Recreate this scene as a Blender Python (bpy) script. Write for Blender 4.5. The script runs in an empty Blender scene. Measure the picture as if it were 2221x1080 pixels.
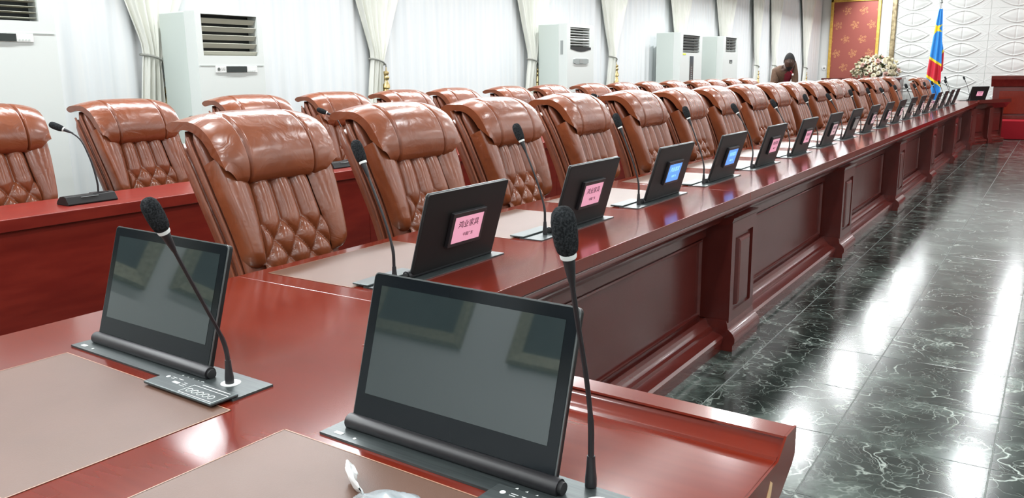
import bpy, math, random
import numpy as np
from mathutils import Vector, Matrix
random.seed(7)
PI = math.pi
SC = bpy.context.scene
COL = SC.collection

# ------------------------------------------------------------------ camera
cam = bpy.data.cameras.new('camera')
cam.sensor_width = 36.0
cam.lens = 1799.184 / 2221.0 * 36.0
cam.clip_start = 0.02
cam.clip_end = 200
camo = bpy.data.objects.new('camera', cam)
COL.objects.link(camo)
yaw, pitch, roll = (math.radians(v) for v in (-33.283, 11.964, -0.624))
fw = Vector((math.sin(yaw) * math.cos(pitch), math.cos(yaw) * math.cos(pitch), -math.sin(pitch)))
rt = Vector((math.cos(yaw), -math.sin(yaw), 0))
up = rt.cross(fw)
r2 = rt * math.cos(roll) + up * math.sin(roll)
u2 = up * math.cos(roll) - rt * math.sin(roll)
cm = Matrix((r2, u2, -fw)).transposed().to_4x4()
cm.translation = Vector((0, 0, 1.34))
camo.matrix_world = cm
SC.camera = camo

# ------------------------------------------------------------------ world, exposure, lights
SC.view_settings.view_transform = 'Standard'
SC.view_settings.look = 'None'
SC.view_settings.gamma = 1.0
SC.view_settings.exposure = -0.03
SC.view_settings.use_curve_mapping = False
SC.cycles.sample_clamp_indirect = 3.0
SC.cycles.caustics_reflective = False
SC.cycles.caustics_refractive = False
w = bpy.data.worlds.new('world')
SC.world = w
w.use_nodes = True
w.node_tree.nodes['Background'].inputs[0].default_value = (0.8, 0.9, 1.0, 1)
w.node_tree.nodes['Background'].inputs[1].default_value = 0.3
CEIL = 4.2
LAMP_X = (-2.85, -0.55, 1.75, 4.05)
LAMP_Y = (-3.4, -0.6, 2.6, 5.8, 9.0, 12.2, 15.4, 18.6, 21.8, 24.9)
LAMP_W = 42.0


def area(name, loc, size, power, color=(1, 1, 1), shape='DISK', rot=(0, 0, 0), sy=None, spread=None):
    l = bpy.data.lights.new(name, 'AREA')
    l.shape = shape
    l.size = size
    if sy:
        l.size_y = sy
    l.energy = power
    l.color = color
    if spread:
        l.spread = spread
    o = bpy.data.objects.new(name, l)
    COL.objects.link(o)
    o.location = loc
    o.rotation_euler = rot
    return o


for lx in LAMP_X:
    for ly in LAMP_Y:
        area('lamp_light', (lx, ly, CEIL - 0.05), 0.36, LAMP_W * (0.45 if ly > 23 else 1.0), (0.95, 0.985, 1.0))
# unseen fill strips, added to brighten the curtain wall and the ceiling coffer
area('curtain_fill_light', (-4.9, 11.2, 3.66), 0.3, 2000, (0.94, 0.98, 1.0), 'RECTANGLE', (0, math.radians(-35), 0), 29.0)
area('ceiling_fill_light', (-3.22, 11.0, 3.86), 0.16, 300, (0.93, 0.985, 1.0), 'RECTANGLE', (0, math.radians(180 + 38), 0), 29.0)
area('ceiling_fill_light', (6.5, 11.0, 3.86), 0.16, 300, (0.93, 0.985, 1.0), 'RECTANGLE', (0, math.radians(180 - 38), 0), 29.0)

# ------------------------------------------------------------------ materials


def mat(name, base=(0.5, 0.5, 0.5), rough=0.5, metal=0.0, spec=0.5, coat=0.0, coat_rough=0.05, emis=None, estr=0.0,
        ior=None, trans=0.0, alpha=1.0, sheen=0.0):
    m = bpy.data.materials.new(name)
    m.use_nodes = True
    b = m.node_tree.nodes['Principled BSDF']
    b.inputs['Base Color'].default_value = (*base, 1)
    b.inputs['Roughness'].default_value = rough
    b.inputs['Metallic'].default_value = metal
    b.inputs['Specular IOR Level'].default_value = spec
    b.inputs['Coat Weight'].default_value = coat
    b.inputs['Coat Roughness'].default_value = coat_rough
    b.inputs['Transmission Weight'].default_value = trans
    b.inputs['Alpha'].default_value = alpha
    b.inputs['Sheen Weight'].default_value = sheen
    if ior:
        b.inputs['IOR'].default_value = ior
    if emis:
        b.inputs['Emission Color'].default_value = (*emis, 1)
        b.inputs['Emission Strength'].default_value = estr
    return m


def nd(m, t, **kw):
    n = m.node_tree.nodes.new(t)
    for k, v in kw.items():
        if k in n.inputs.keys():
            n.inputs[k].default_value = v
        else:
            setattr(n, k, v)
    return n


def lk(m, a, ao, b, bi):
    m.node_tree.links.new(a.outputs[ao], b.inputs[bi])


def bsdf(m):
    return m.node_tree.nodes['Principled BSDF']


def ramp(m, stops):
    n = m.node_tree.nodes.new('ShaderNodeValToRGB')
    el = n.color_ramp.elements
    el[0].position, el[0].color = stops[0][0], (*stops[0][1], 1)
    el[1].position, el[1].color = stops[-1][0], (*stops[-1][1], 1)
    for p, c in stops[1:-1]:
        e = el.new(p)
        e.color = (*c, 1)
    return n


def noisy(m, c1, c2, scale, stretch=(1, 1, 1), detail=4, bump=0.0, bscale=None, coord='Object', lo=0.35, hi=0.65, dist=0.002):
    tc = nd(m, 'ShaderNodeTexCoord')
    mp = nd(m, 'ShaderNodeMapping')
    mp.inputs['Scale'].default_value = stretch
    lk(m, tc, coord, mp, 'Vector')
    nz = nd(m, 'ShaderNodeTexNoise', Scale=scale, Detail=detail)
    lk(m, mp, 0, nz, 'Vector')
    rp = ramp(m, [(lo, c1), (hi, c2)])
    lk(m, nz, 'Fac', rp, 'Fac')
    lk(m, rp, 'Color', bsdf(m), 'Base Color')
    if bump:
        n2 = nd(m, 'ShaderNodeTexNoise', Scale=bscale or scale, Detail=3)
        lk(m, mp, 0, n2, 'Vector')
        bp = nd(m, 'ShaderNodeBump', Strength=bump, Distance=dist)
        lk(m, n2, 'Fac', bp, 'Height')
        lk(m, bp, 0, bsdf(m), 'Normal')
    return m


M = {}
M['wood'] = noisy(mat('polished_red_mahogany', rough=0.14, coat=0.15, coat_rough=0.05), (0.122, 0.0118, 0.0052), (0.136, 0.0140, 0.0062), 4, (12, 0.8, 3), 1)
M['wood_x'] = noisy(mat('polished_red_mahogany_cross', rough=0.14, coat=0.04, coat_rough=0.05), (0.128, 0.0128, 0.0055), (0.142, 0.0150, 0.0066), 4, (0.8, 12, 3), 1)
M['wood_panel'] = noisy(mat('dark_mahogany_panel', rough=0.27, coat=0.1), (0.074, 0.0115, 0.0090), (0.088, 0.0140, 0.0108), 3, (2, 1, 2), 4)
M['wood_dark'] = noisy(mat('deep_mahogany_moulding', rough=0.2, coat=0.2), (0.080, 0.0105, 0.008), (0.10, 0.014, 0.010), 5, (3, 0.7, 3), 4)
M['wood_back'] = noisy(mat('red_back_row_wood', rough=0.32), (0.15, 0.010, 0.006), (0.19, 0.016, 0.009), 5, (5, 0.8, 5), 4)
M['chip'] = mat('bare_wood_chip', (0.6, 0.4, 0.22), 0.8)
M['inlay'] = noisy(mat('tan_leather_inlay', rough=0.42, spec=0.35), (0.104, 0.052, 0.034), (0.118, 0.060, 0.041), 6, detail=6, bump=0.08, bscale=500)
M['inlay_edge'] = mat('inlay_edging', (0.36, 0.19, 0.12), 0.4)


def leather(name, c1, c2, rough):
    m = mat(name, rough=rough, coat=0.22, coat_rough=0.16)
    tc = nd(m, 'ShaderNodeTexCoord')
    oi = nd(m, 'ShaderNodeObjectInfo')
    ad = nd(m, 'ShaderNodeVectorMath', operation='ADD')
    sc = nd(m, 'ShaderNodeVectorMath', operation='SCALE')
    sc.inputs['Scale'].default_value = 0.35
    lk(m, oi, 'Location', sc, 0)
    lk(m, tc, 'Object', ad, 0)
    lk(m, sc, 0, ad, 1)
    nz = nd(m, 'ShaderNodeTexNoise', Scale=6.0, Detail=5)
    lk(m, ad, 0, nz, 'Vector')
    rp = ramp(m, [(0.3, c1), (0.7, c2)])
    lk(m, nz, 'Fac', rp, 'Fac')
    lk(m, rp, 'Color', bsdf(m), 'Base Color')
    w1 = nd(m, 'ShaderNodeTexNoise', Scale=11.0, Detail=3, Distortion=1.2)
    lk(m, ad, 0, w1, 'Vector')
    b1 = nd(m, 'ShaderNodeBump', Strength=0.35, Distance=0.012)
    lk(m, w1, 'Fac', b1, 'Height')
    lk(m, b1, 0, bsdf(m), 'Normal')
    return m


M['leather'] = leather('glossy_brown_leather', (0.165, 0.042, 0.015), (0.220, 0.060, 0.023), 0.27)
M['leather_side'] = leather('brown_side_leather', (0.150, 0.041, 0.020), (0.195, 0.058, 0.029), 0.38)
M['piping'] = mat('brown_leather_piping', (0.22, 0.068, 0.034), 0.35)
M['black'] = mat('matt_black_plastic', (0.013, 0.012, 0.014), 0.42)
M['black_metal'] = noisy(mat('brushed_black_metal', rough=0.36, metal=0.55), (0.05, 0.06, 0.062), (0.075, 0.09, 0.09), 8, (1, 30, 1))
M['housing'] = mat('black_monitor_shell', (0.012, 0.011, 0.011), 0.45, spec=0.22)
M['edge'] = mat('grey_monitor_edge', (0.12, 0.13, 0.13), 0.3, 0.5)
M['bezel'] = mat('black_glass_bezel', (0.006, 0.008, 0.010), 0.12, spec=0.25)
M['lcd'] = mat('switched_off_glass_screen', (0.020, 0.029, 0.030), 0.03, spec=0.9)
M['white_mark'] = mat('white_print', (0.75, 0.78, 0.76), 0.5)
M['rubber'] = mat('black_rubber', (0.01, 0.01, 0.011), 0.6)
M['foam'] = noisy(mat('black_foam_windscreen', rough=0.95, spec=0.1), (0.010, 0.011, 0.012), (0.04, 0.043, 0.046), 330, detail=2, bump=0.9, bscale=330, lo=0.4, hi=0.75)
M['chrome'] = mat('chrome', (0.7, 0.7, 0.7), 0.12, 1.0)
M['ring'] = mat('white_ring', (0.72, 0.74, 0.72), 0.35)
M['pink'] = mat('pink_lit_name_screen', (0.55, 0.28, 0.36), 0.3, emis=(0.95, 0.40, 0.56), estr=0.55)
M['pale'] = mat('pale_pink_lit_name_screen', (0.5, 0.36, 0.38), 0.3, emis=(0.85, 0.55, 0.60), estr=0.4)
M['offname'] = mat('grey_unlit_name_screen', (0.22, 0.27, 0.26), 0.15)
M['blue'] = mat('blue_lit_name_screen', (0.05, 0.15, 0.4), 0.3, emis=(0.10, 0.34, 0.95), estr=1.0)
M['ink'] = mat('dark_print', (0.10, 0.02, 0.05), 0.5)
M['ink_blue'] = mat('pale_blue_lit_print', (0.3, 0.6, 0.9), 0.4, emis=(0.35, 0.7, 1.0), estr=0.9)
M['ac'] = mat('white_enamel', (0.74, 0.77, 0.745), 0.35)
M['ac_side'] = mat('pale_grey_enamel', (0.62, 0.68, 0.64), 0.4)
M['ac_hole'] = mat('dark_duct', (0.012, 0.014, 0.013), 0.6)
M['ac_slat'] = mat('cream_slat', (0.52, 0.51, 0.43), 0.45)
M['ac_grey'] = mat('grey_slat', (0.33, 0.34, 0.33), 0.45)
M['ac_disp'] = mat('smoked_display', (0.03, 0.036, 0.034), 0.15)
M['ac_panel'] = mat('grey_control_panel', (0.33, 0.36, 0.35), 0.4)
M['logo'] = mat('grey_logo', (0.12, 0.13, 0.12), 0.5)
M['yellow'] = mat('yellow_sticker', (0.75, 0.8, 0.1), 0.5)
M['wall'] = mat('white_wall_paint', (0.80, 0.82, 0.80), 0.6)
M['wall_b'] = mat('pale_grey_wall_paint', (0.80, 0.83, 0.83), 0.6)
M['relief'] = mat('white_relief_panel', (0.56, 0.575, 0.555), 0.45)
M['ceil'] = mat('white_ceiling', (0.80, 0.81, 0.79), 0.7)
M['soffit'] = noisy(mat('brown_soffit', rough=0.5), (0.13, 0.09, 0.05), (0.22, 0.16, 0.1), 3)
M['sheer'] = noisy(mat('white_sheer_fabric', rough=0.8, sheen=0.2), (0.80, 0.83, 0.85), (0.86, 0.87, 0.87), 3, (1, 6, 0.25), 3)
M['drape'] = noisy(mat('ivory_satin_drape', rough=0.45, sheen=0.2), (0.78, 0.79, 0.72), (0.85, 0.85, 0.79), 4, (1, 5, 0.3), 3)
M['tie'] = mat('grey_tie_band', (0.30, 0.30, 0.27), 0.5)
M['gold'] = noisy(mat('aged_gold', rough=0.3, metal=0.8), (0.50, 0.36, 0.14), (0.72, 0.58, 0.30), 30)
M['gold_dull'] = noisy(mat('dull_gold_moulding', rough=0.45, metal=0.3), (0.16, 0.12, 0.06), (0.46, 0.38, 0.22), 9, (1, 1, 1), 5)
M['gold_frame'] = noisy(mat('bright_gold_frame', rough=0.35, metal=0.35), (0.58, 0.36, 0.06), (0.78, 0.52, 0.12), 12)
M['frame_dull'] = noisy(mat('carved_olive_gold_frame', rough=0.5), (0.22, 0.21, 0.12), (0.42, 0.40, 0.26), 40, bump=0.6, bscale=60)
M['picture'] = noisy(mat('dark_painting', rough=0.35), (0.012, 0.02, 0.024), (0.05, 0.06, 0.06), 3)
M['carpet'] = noisy(mat('crimson_carpet', rough=0.95, spec=0.1), (0.21, 0.008, 0.014), (0.28, 0.014, 0.02), 200, bump=0.4)
M['flag_blue'] = mat('sky_blue_cloth', (0.03, 0.24, 0.62), 0.6)
M['flag_red'] = mat('red_cloth', (0.52, 0.02, 0.04), 0.6)
M['flag_yellow'] = mat('yellow_cloth', (0.85, 0.62, 0.02), 0.6)
M['petal'] = noisy(mat('cream_petals', rough=0.7), (0.76, 0.69, 0.48), (0.86, 0.82, 0.68), 20)
M['petal_pink'] = mat('blush_petals', (0.72, 0.5, 0.44), 0.7)
M['leaf'] = noisy(mat('dark_green_leaves', rough=0.5), (0.03, 0.05, 0.015), (0.10, 0.13, 0.04), 15)
M['skin'] = noisy(mat('dark_brown_skin', rough=0.5), (0.050, 0.024, 0.016), (0.075, 0.038, 0.026), 12)
M['hair'] = mat('black_hair', (0.010, 0.009, 0.009), 0.85)
M['jacket'] = noisy(mat('brown_jacket', rough=0.8), (0.085, 0.045, 0.026), (0.12, 0.066, 0.038), 30, bump=0.3)
M['shirt'] = mat('dark_red_shirt', (0.20, 0.012, 0.025), 0.7)
M['trousers'] = mat('dark_trousers', (0.02, 0.02, 0.024), 0.8)
M['eye'] = mat('eye_white', (0.5, 0.48, 0.44), 0.3)
M['plastic_bag'] = mat('cloudy_white_plastic', (0.50, 0.57, 0.60), 0.22, alpha=0.50)
M['bag_knot'] = mat('white_twisted_plastic', (0.88, 0.89, 0.88), 0.3)
M['device'] = mat('slate_remote', (0.10, 0.14, 0.16), 0.4)
M['sock'] = mat('white_socket_plastic', (0.85, 0.85, 0.83), 0.4)
M['diff'] = mat('lamp_diffuser', (0.9, 0.9, 0.9), 0.5, emis=(0.95, 0.98, 1.0), estr=3.0)
M['grout'] = mat('pale_grout', (0.11, 0.125, 0.115), 0.5)


def marble(name):
    m = mat(name, rough=0.145, spec=0.6)
    tc = nd(m, 'ShaderNodeTexCoord')
    oi = nd(m, 'ShaderNodeObjectInfo')
    sc = nd(m, 'ShaderNodeVectorMath', operation='SCALE')
    sc.inputs['Scale'].default_value = 17.3
    lk(m, oi, 'Location', sc, 0)
    ad = nd(m, 'ShaderNodeVectorMath', operation='ADD')
    lk(m, tc, 'Object', ad, 0)
    lk(m, sc, 0, ad, 1)
    n1 = nd(m, 'ShaderNodeTexNoise', Scale=3.2, Detail=6, Roughness=0.65, Distortion=0.6)
    lk(m, ad, 0, n1, 'Vector')
    r1 = ramp(m, [(0.30, (0.006, 0.010, 0.009)), (0.50, (0.019, 0.029, 0.025)), (0.70, (0.11, 0.14, 0.123))])
    lk(m, n1, 'Fac', r1, 'Fac')
    # warped coordinates for the veins
    wn = nd(m, 'ShaderNodeTexNoise', Scale=3.5, Detail=4)
    lk(m, ad, 0, wn, 'Vector')
    ws = nd(m, 'ShaderNodeVectorMath', operation='SCALE')
    ws.inputs['Scale'].default_value = 0.55
    lk(m, wn, 'Color', ws, 0)
    wa = nd(m, 'ShaderNodeVectorMath', operation='ADD')
    lk(m, ad, 0, wa, 0)
    lk(m, ws, 0, wa, 1)
    cur = r1
    for scale, wid, st in ((2.6, 0.018, 0.9), (5.5, 0.026, 0.6), (13.0, 0.040, 0.35)):
        vo = nd(m, 'ShaderNodeTexVoronoi', feature='DISTANCE_TO_EDGE', Scale=scale)
        lk(m, wa, 0, vo, 'Vector')
        rr = ramp(m, [(0.0, (1, 1, 1)), (wid * 0.35, (0.6, 0.6, 0.6)), (wid, (0, 0, 0))])
        lk(m, vo, 'Distance', rr, 'Fac')
        n3 = nd(m, 'ShaderNodeTexNoise', Scale=2.6 + scale * 0.3, Detail=3)
        lk(m, ad, 0, n3, 'Vector')
        r3 = ramp(m, [(0.40, (0, 0, 0)), (0.62, (st, st, st))])
        lk(m, n3, 'Fac', r3, 'Fac')
        mu = nd(m, 'ShaderNodeMath', operation='MULTIPLY')
        lk(m, rr, 'Color', mu, 0)
        lk(m, r3, 'Color', mu, 1)
        mx = nd(m, 'ShaderNodeMixRGB')
        mx.inputs['Color2'].default_value = (0.46, 0.52, 0.47, 1)
        lk(m, mu, 0, mx, 'Fac')
        lk(m, cur, 'Color', mx, 'Color1')
        cur = mx
    lk(m, cur, 'Color', bsdf(m), 'Base Color')
    return m


M['marble'] = marble('dark_green_veined_marble')


def brocade(name):
    m = mat(name, rough=0.6)
    tc = nd(m, 'ShaderNodeTexCoord')
    sx = nd(m, 'ShaderNodeSeparateXYZ')
    lk(m, tc, 'Object', sx, 0)

    def mth(op, a, b=None):
        n = nd(m, 'ShaderNodeMath', operation=op)
        for i, v in enumerate((a, b)):
            if v is None:
                continue
            if isinstance(v, (int, float)):
                n.inputs[i].default_value = v
            else:
                m.node_tree.links.new(v, n.inputs[i])
        return n.outputs[0]
    px, pz = 0.46, 0.80
    total = None
    for ox, oz in ((0, 0), (0.5, 0.5)):
        fx = mth('SUBTRACT', mth('FRACT', mth('ADD', mth('DIVIDE', sx.outputs[0], px), ox + 10)), 0.5)
        fz = mth('SUBTRACT', mth('FRACT', mth('ADD', mth('DIVIDE', sx.outputs[2], pz), oz + 10)), 0.5)
        dx = mth('MULTIPLY', fx, px)
        dz = mth('MULTIPLY', fz, pz)
        r = mth('SQRT', mth('ADD', mth('MULTIPLY', dx, dx), mth('MULTIPLY', dz, dz)))
        an = mth('ARCTAN2', dz, dx)
        petal = mth('ADD', mth('MULTIPLY', mth('ABSOLUTE', mth('SINE', mth('MULTIPLY', an, 2.5))), 0.08), 0.05)
        inside = mth('LESS_THAN', r, petal)
        total = inside if total is None else mth('MAXIMUM', total, inside)
    nz = nd(m, 'ShaderNodeTexNoise', Scale=28.0, Detail=2)
    lk(m, tc, 'Object', nz, 'Vector')
    fac = mth('MULTIPLY', total, mth('GREATER_THAN', nz.outputs['Fac'], 0.47))
    mx = nd(m, 'ShaderNodeMixRGB')
    mx.inputs['Color1'].default_value = (0.34, 0.085, 0.065, 1)
    mx.inputs['Color2'].default_value = (0.52, 0.22, 0.10, 1)
    m.node_tree.links.new(fac, mx.inputs['Fac'])
    lk(m, mx, 'Color', bsdf(m), 'Base Color')
    return m


M['brocade'] = brocade('red_gold_brocade')

# ------------------------------------------------------------------ mesh helpers


class MB:
    def __init__(s):
        s.v, s.f = [], []

    def add(s, vs, fs):
        n = len(s.v)
        s.v += [tuple(p) for p in vs]
        s.f += [tuple(i + n for i in q) for q in fs]
        return s

    def box(s, x0, x1, y0, y1, z0, z1):
        return s.add([(x0, y0, z0), (x1, y0, z0), (x1, y1, z0), (x0, y1, z0), (x0, y0, z1), (x1, y0, z1), (x1, y1, z1), (x0, y1, z1)],
                     [(0, 3, 2, 1), (4, 5, 6, 7), (0, 1, 5, 4), (1, 2, 6, 5), (2, 3, 7, 6), (3, 0, 4, 7)])

    def grid(s, fn, nu, nv, close_u=False):
        vs = [fn(i / (nu if close_u else nu - 1), j / (nv - 1)) for j in range(nv) for i in range(nu)]
        fs = []
        for j in range(nv - 1):
            for i in range(nu if close_u else nu - 1):
                a, b = j * nu + i, j * nu + (i + 1) % nu
                fs.append((a, b, b + nu, a + nu))
        return s.add(vs, fs)

    def loops(s, rings, cap=True):
        n = len(rings[0])
        vs = [p for r in rings for p in r]
        fs = []
        for j in range(len(rings) - 1):
            for i in range(n):
                a, b = j * n + i, j * n + (i + 1) % n
                fs.append((a, b, b + n, a + n))
        if cap:
            fs.append(tuple(range(n - 1, -1, -1)))
            fs.append(tuple((len(rings) - 1) * n + i for i in range(n)))
        return s.add(vs, fs)

    def tube(s, pts, rad, seg=8, cap=True):
        pts = [Vector(p) for p in pts]
        rad = rad if isinstance(rad, (list, tuple)) else [rad] * len(pts)
        rings = []
        nrm = None
        for i, p in enumerate(pts):
            t = (pts[min(i + 1, len(pts) - 1)] - pts[max(i - 1, 0)]).normalized()
            if nrm is None:
                nrm = t.orthogonal().normalized()
            nrm = (nrm - t * nrm.dot(t)).normalized()
            bn = t.cross(nrm)
            rings.append([p + (nrm * math.cos(2 * PI * k / seg) + bn * math.sin(2 * PI * k / seg)) * rad[i] for k in range(seg)])
        return s.loops(rings, cap)

    def lathe(s, prof, seg=16, c=(0, 0, 0), axis='z'):
        rings = []
        for r, h in prof:
            ring = []
            for k in range(seg):
                a = 2 * PI * k / seg
                p = (r * math.cos(a), r * math.sin(a), h)
                if axis == 'y':
                    p = (p[0], -p[2], p[1])
                if axis == 'x':
                    p = (p[2], p[0], p[1])
                ring.append((p[0] + c[0], p[1] + c[1], p[2] + c[2]))
            rings.append(ring)
        return s.loops(rings)

    def prism(s, poly, fn0, fn1):
        """poly: 2D profile; fn0/fn1 map a profile point to the two ends."""
        return s.loops([[fn0(*p) for p in poly], [fn1(*p) for p in poly]])

    def mesh(s, name, mats, smooth=None):
        me = bpy.data.meshes.new(name)
        me.from_pydata(s.v, [], s.f)
        for m in (mats if isinstance(mats, (list, tuple)) else [mats]):
            me.materials.append(m)
        if smooth is not None:
            me.polygons.foreach_set('use_smooth', [True] * len(me.polygons))
            if smooth < 179:
                me.set_sharp_from_angle(angle=math.radians(smooth))
        me.update()
        return me

    def build(s, name, mats, parent=None, smooth=35, bevel=0, seg=2):
        return ob(name, s.mesh(name, mats, smooth), parent, bevel, seg)


def ob(name, me, parent=None, bevel=0, seg=2, loc=None, rot=None):
    o = bpy.data.objects.new(name, me)
    COL.objects.link(o)
    if parent:
        o.parent = parent
    if loc:
        o.location = loc
    if rot:
        o.rotation_euler = rot
    if bevel:
        b = o.modifiers.new('bevel', 'BEVEL')
        b.width = bevel
        b.segments = seg
        b.limit_method = 'ANGLE'
        b.harden_normals = True
        b.angle_limit = math.radians(40)
    return o


def thing(name, label, cat, loc=(0, 0, 0), rz=0, group=None):
    o = bpy.data.objects.new(name, None)
    COL.objects.link(o)
    o.location = loc
    o.rotation_euler = (0, 0, rz)
    o.empty_display_size = 0.1
    return tag(o, label, cat, group)


def tag(o, label, cat, group=None):
    o['label'] = label
    o['category'] = cat
    if group:
        o['group'] = group
    return o


def struct(o):
    o['kind'] = 'structure'
    return o


def kids(o):
    return [c for c in o.children]


def dup(root, loc, rz, label, group=None, name=None):
    r = root.copy()
    COL.objects.link(r)
    r.location = loc
    r.rotation_euler = (0, 0, rz)
    r['label'] = label
    if group:
        r['group'] = group
    for ch in kids(root):
        c = ch.copy()
        COL.objects.link(c)
        c.parent = r
        for g in kids(ch):
            d = g.copy()
            COL.objects.link(d)
            d.parent = c
    return r


TXT = {}


def text_mesh(body, size, m, name):
    key = (body, size, m.name)
    if key in TXT:
        return TXT[key]
    cu = bpy.data.curves.new(name, 'FONT')
    cu.body = body
    cu.size = size
    cu.align_x = 'CENTER'
    cu.align_y = 'CENTER'
    cu.resolution_u = 2
    cu.extrude = 0.0002
    t = bpy.data.objects.new(name, cu)
    COL.objects.link(t)
    bpy.context.view_layer.update()
    me = bpy.data.meshes.new_from_object(t.evaluated_get(bpy.context.evaluated_depsgraph_get()))
    bpy.data.objects.remove(t)
    me.materials.clear()
    me.materials.append(m)
    me.name = name
    TXT[key] = me
    return me


def smoothstep(a, b, x):
    t = min(1, max(0, (x - a) / (b - a)))
    return t * t * (3 - 2 * t)


def spline(pts, n):
    """Catmull-Rom through points, n samples."""
    P = [Vector(p) for p in pts]
    P = [P[0] * 2 - P[1]] + P + [P[-1] * 2 - P[-2]]
    out = []
    m = len(P) - 3
    for k in range(n):
        t = k / (n - 1) * m
        i = min(int(t), m - 1)
        f = t - i
        a, b, c, d = P[i:i + 4]
        out.append(0.5 * ((2 * b) + (c - a) * f + (2 * a - 5 * b + 4 * c - d) * f * f + (3 * b - a - 3 * c + d) * f ** 3))
    return out


ORD = ['first', 'second', 'third', 'fourth', 'fifth', 'sixth', 'seventh', 'eighth', 'ninth', 'tenth', 'eleventh', 'twelfth',
       'thirteenth', 'fourteenth', 'fifteenth', 'sixteenth', 'seventeenth', 'eighteenth', 'nineteenth', 'twentieth']

# ================================================================== SETTING
XL, XR, YB, YF = -6.3, 7.4, -4.2, 26.2
floor = struct(MB().box(XL, XR, YB, YF, -0.1, -0.004).build('floor', M['marble'], smooth=None))
PITCH_T = 0.517
tx0, ty0 = -1.11 - PITCH_T, 0.49
NTX, NTY = 6, 38
g = MB().box(tx0, tx0 + NTX * PITCH_T, ty0, ty0 + NTY * PITCH_T, -0.0039, -0.0008).build('grout', M['grout'], floor, smooth=None)
hp = PITCH_T / 2 - 0.0016
b_ = 0.0012
tile_me = MB().add([(-hp, -hp, -0.0035), (hp, -hp, -0.0035), (hp, hp, -0.0035), (-hp, hp, -0.0035),
                    (-hp, -hp, -b_), (hp, -hp, -b_), (hp, hp, -b_), (-hp, hp, -b_),
                    (-hp + b_, -hp + b_, 0), (hp - b_, -hp + b_, 0), (hp - b_, hp - b_, 0), (-hp + b_, hp - b_, 0)],
                   [(0, 1, 5, 4), (1, 2, 6, 5), (2, 3, 7, 6), (3, 0, 4, 7), (4, 5, 9, 8), (5, 6, 10, 9), (6, 7, 11, 10), (7, 4, 8, 11), (8, 9, 10, 11)]).mesh('tile', M['marble'])
for i in range(NTX):
    for j in range(NTY):
        ob('tile', tile_me, floor, loc=(tx0 + (i + 0.5) * PITCH_T, ty0 + (j + 0.5) * PITCH_T, 0), rot=(0, 0, random.choice((0, 0, PI)) ))
ceiling = struct(MB().box(XL, XR, YB, YF, CEIL, CEIL + 0.1).build('ceiling', M['ceil'], smooth=None))
struct(MB().box(XL, -3.35, YB, YF, 3.70, CEIL).box(-3.35, -3.10, YB, YF, 3.70, 3.74).box(-3.13, -3.10, YB, YF, 3.74, 3.82).build('trim_1', M['soffit'], smooth=None))  # brown soffit, plus an added ledge that hides the left fill strip
struct(MB().box(6.7, XR, YB, YF, 3.70, CEIL).box(6.4, 6.7, YB, YF, 3.70, 3.74).build('trim_4', M['ceil'], smooth=None))  # right soffit, its ledge added below the other fill strip
wall_left = struct(MB().box(XL - 0.15, XL, YB, YF, 0, CEIL).build('wall_left', M['wall'], smooth=None))
struct(MB().box(XR, XR + 0.15, YB, YF, 0, CEIL).build('wall_right', M['wall'], smooth=None))
struct(MB().box(XL, XR, YB - 0.15, YB, 0, CEIL).build('wall_back', M['wall_b'], smooth=None))
wall_front = struct(MB().box(XL, XR, YF, YF + 0.15, 0, CEIL).build('wall_front', M['wall'], smooth=None))

# relief panels on the far wall (pieces of the wall)
PX, PZ, EL, EH = 1.254, 0.4245, 0.43, 0.175


def relief(u, v):
    x, z = (u - 0.5) * (PX - 0.008), (v - 0.5) * (PZ - 0.006)
    a = abs(x) / EL
    edge = EH * (1 - a ** 1.75) if a < 1 else -0.2 * (a - 1)
    d = (abs(z) - edge) if a < 1.02 else 1
    h = 0.0
    h += 0.022 * math.exp(-(d / 0.011) ** 2)
    if d < 0:
        h += 0.018 * smoothstep(0, 0.12, -d) + 0.006
        h -= 0.012 * math.exp(-(x / 0.014) ** 2)
    ex = (PX / 2 - abs(x))
    for k in (0.9, 0.5):                                   # fans of thin ridges beside each eye
        h += 0.006 * math.exp(-((abs(z) - ex * k) / 0.007) ** 2) * (1 if ex < 0.2 else 0)
    h *= smoothstep(0, 0.015, min(PX / 2 - abs(x), PZ / 2 - abs(z)))
    return (x, -0.012 - h, z)


rel_me = MB().grid(relief, 97, 41)
n0 = len(rel_me.v)
x_, z_ = PX / 2 - 0.004, PZ / 2 - 0.003
rel_me.add([(-x_, -0.012, -z_), (x_, -0.012, -z_), (x_, -0.012, z_), (-x_, -0.012, z_), (-x_, 0, -z_), (x_, 0, -z_), (x_, 0, z_), (-x_, 0, z_)],
           [(0, 4, 5, 1), (1, 5, 6, 2), (2, 6, 7, 3), (3, 7, 4, 0)])
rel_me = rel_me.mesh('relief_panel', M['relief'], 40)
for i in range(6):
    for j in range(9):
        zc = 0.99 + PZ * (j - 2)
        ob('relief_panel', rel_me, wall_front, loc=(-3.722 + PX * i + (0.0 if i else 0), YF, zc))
# gold trim strip between plain wall and relief wall
struct(MB().prism([(-0.075, 0), (-0.075, 0.03), (-0.05, 0.05), (0.05, 0.05), (0.075, 0.03), (0.075, 0)],
                  lambda a, b: (-4.21 + a * 0.85, YF - b - 0.02, 0), lambda a, b: (-4.21 + a * 0.85, YF - b - 0.02, CEIL)).build('trim_2', M['gold_dull']))
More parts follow.
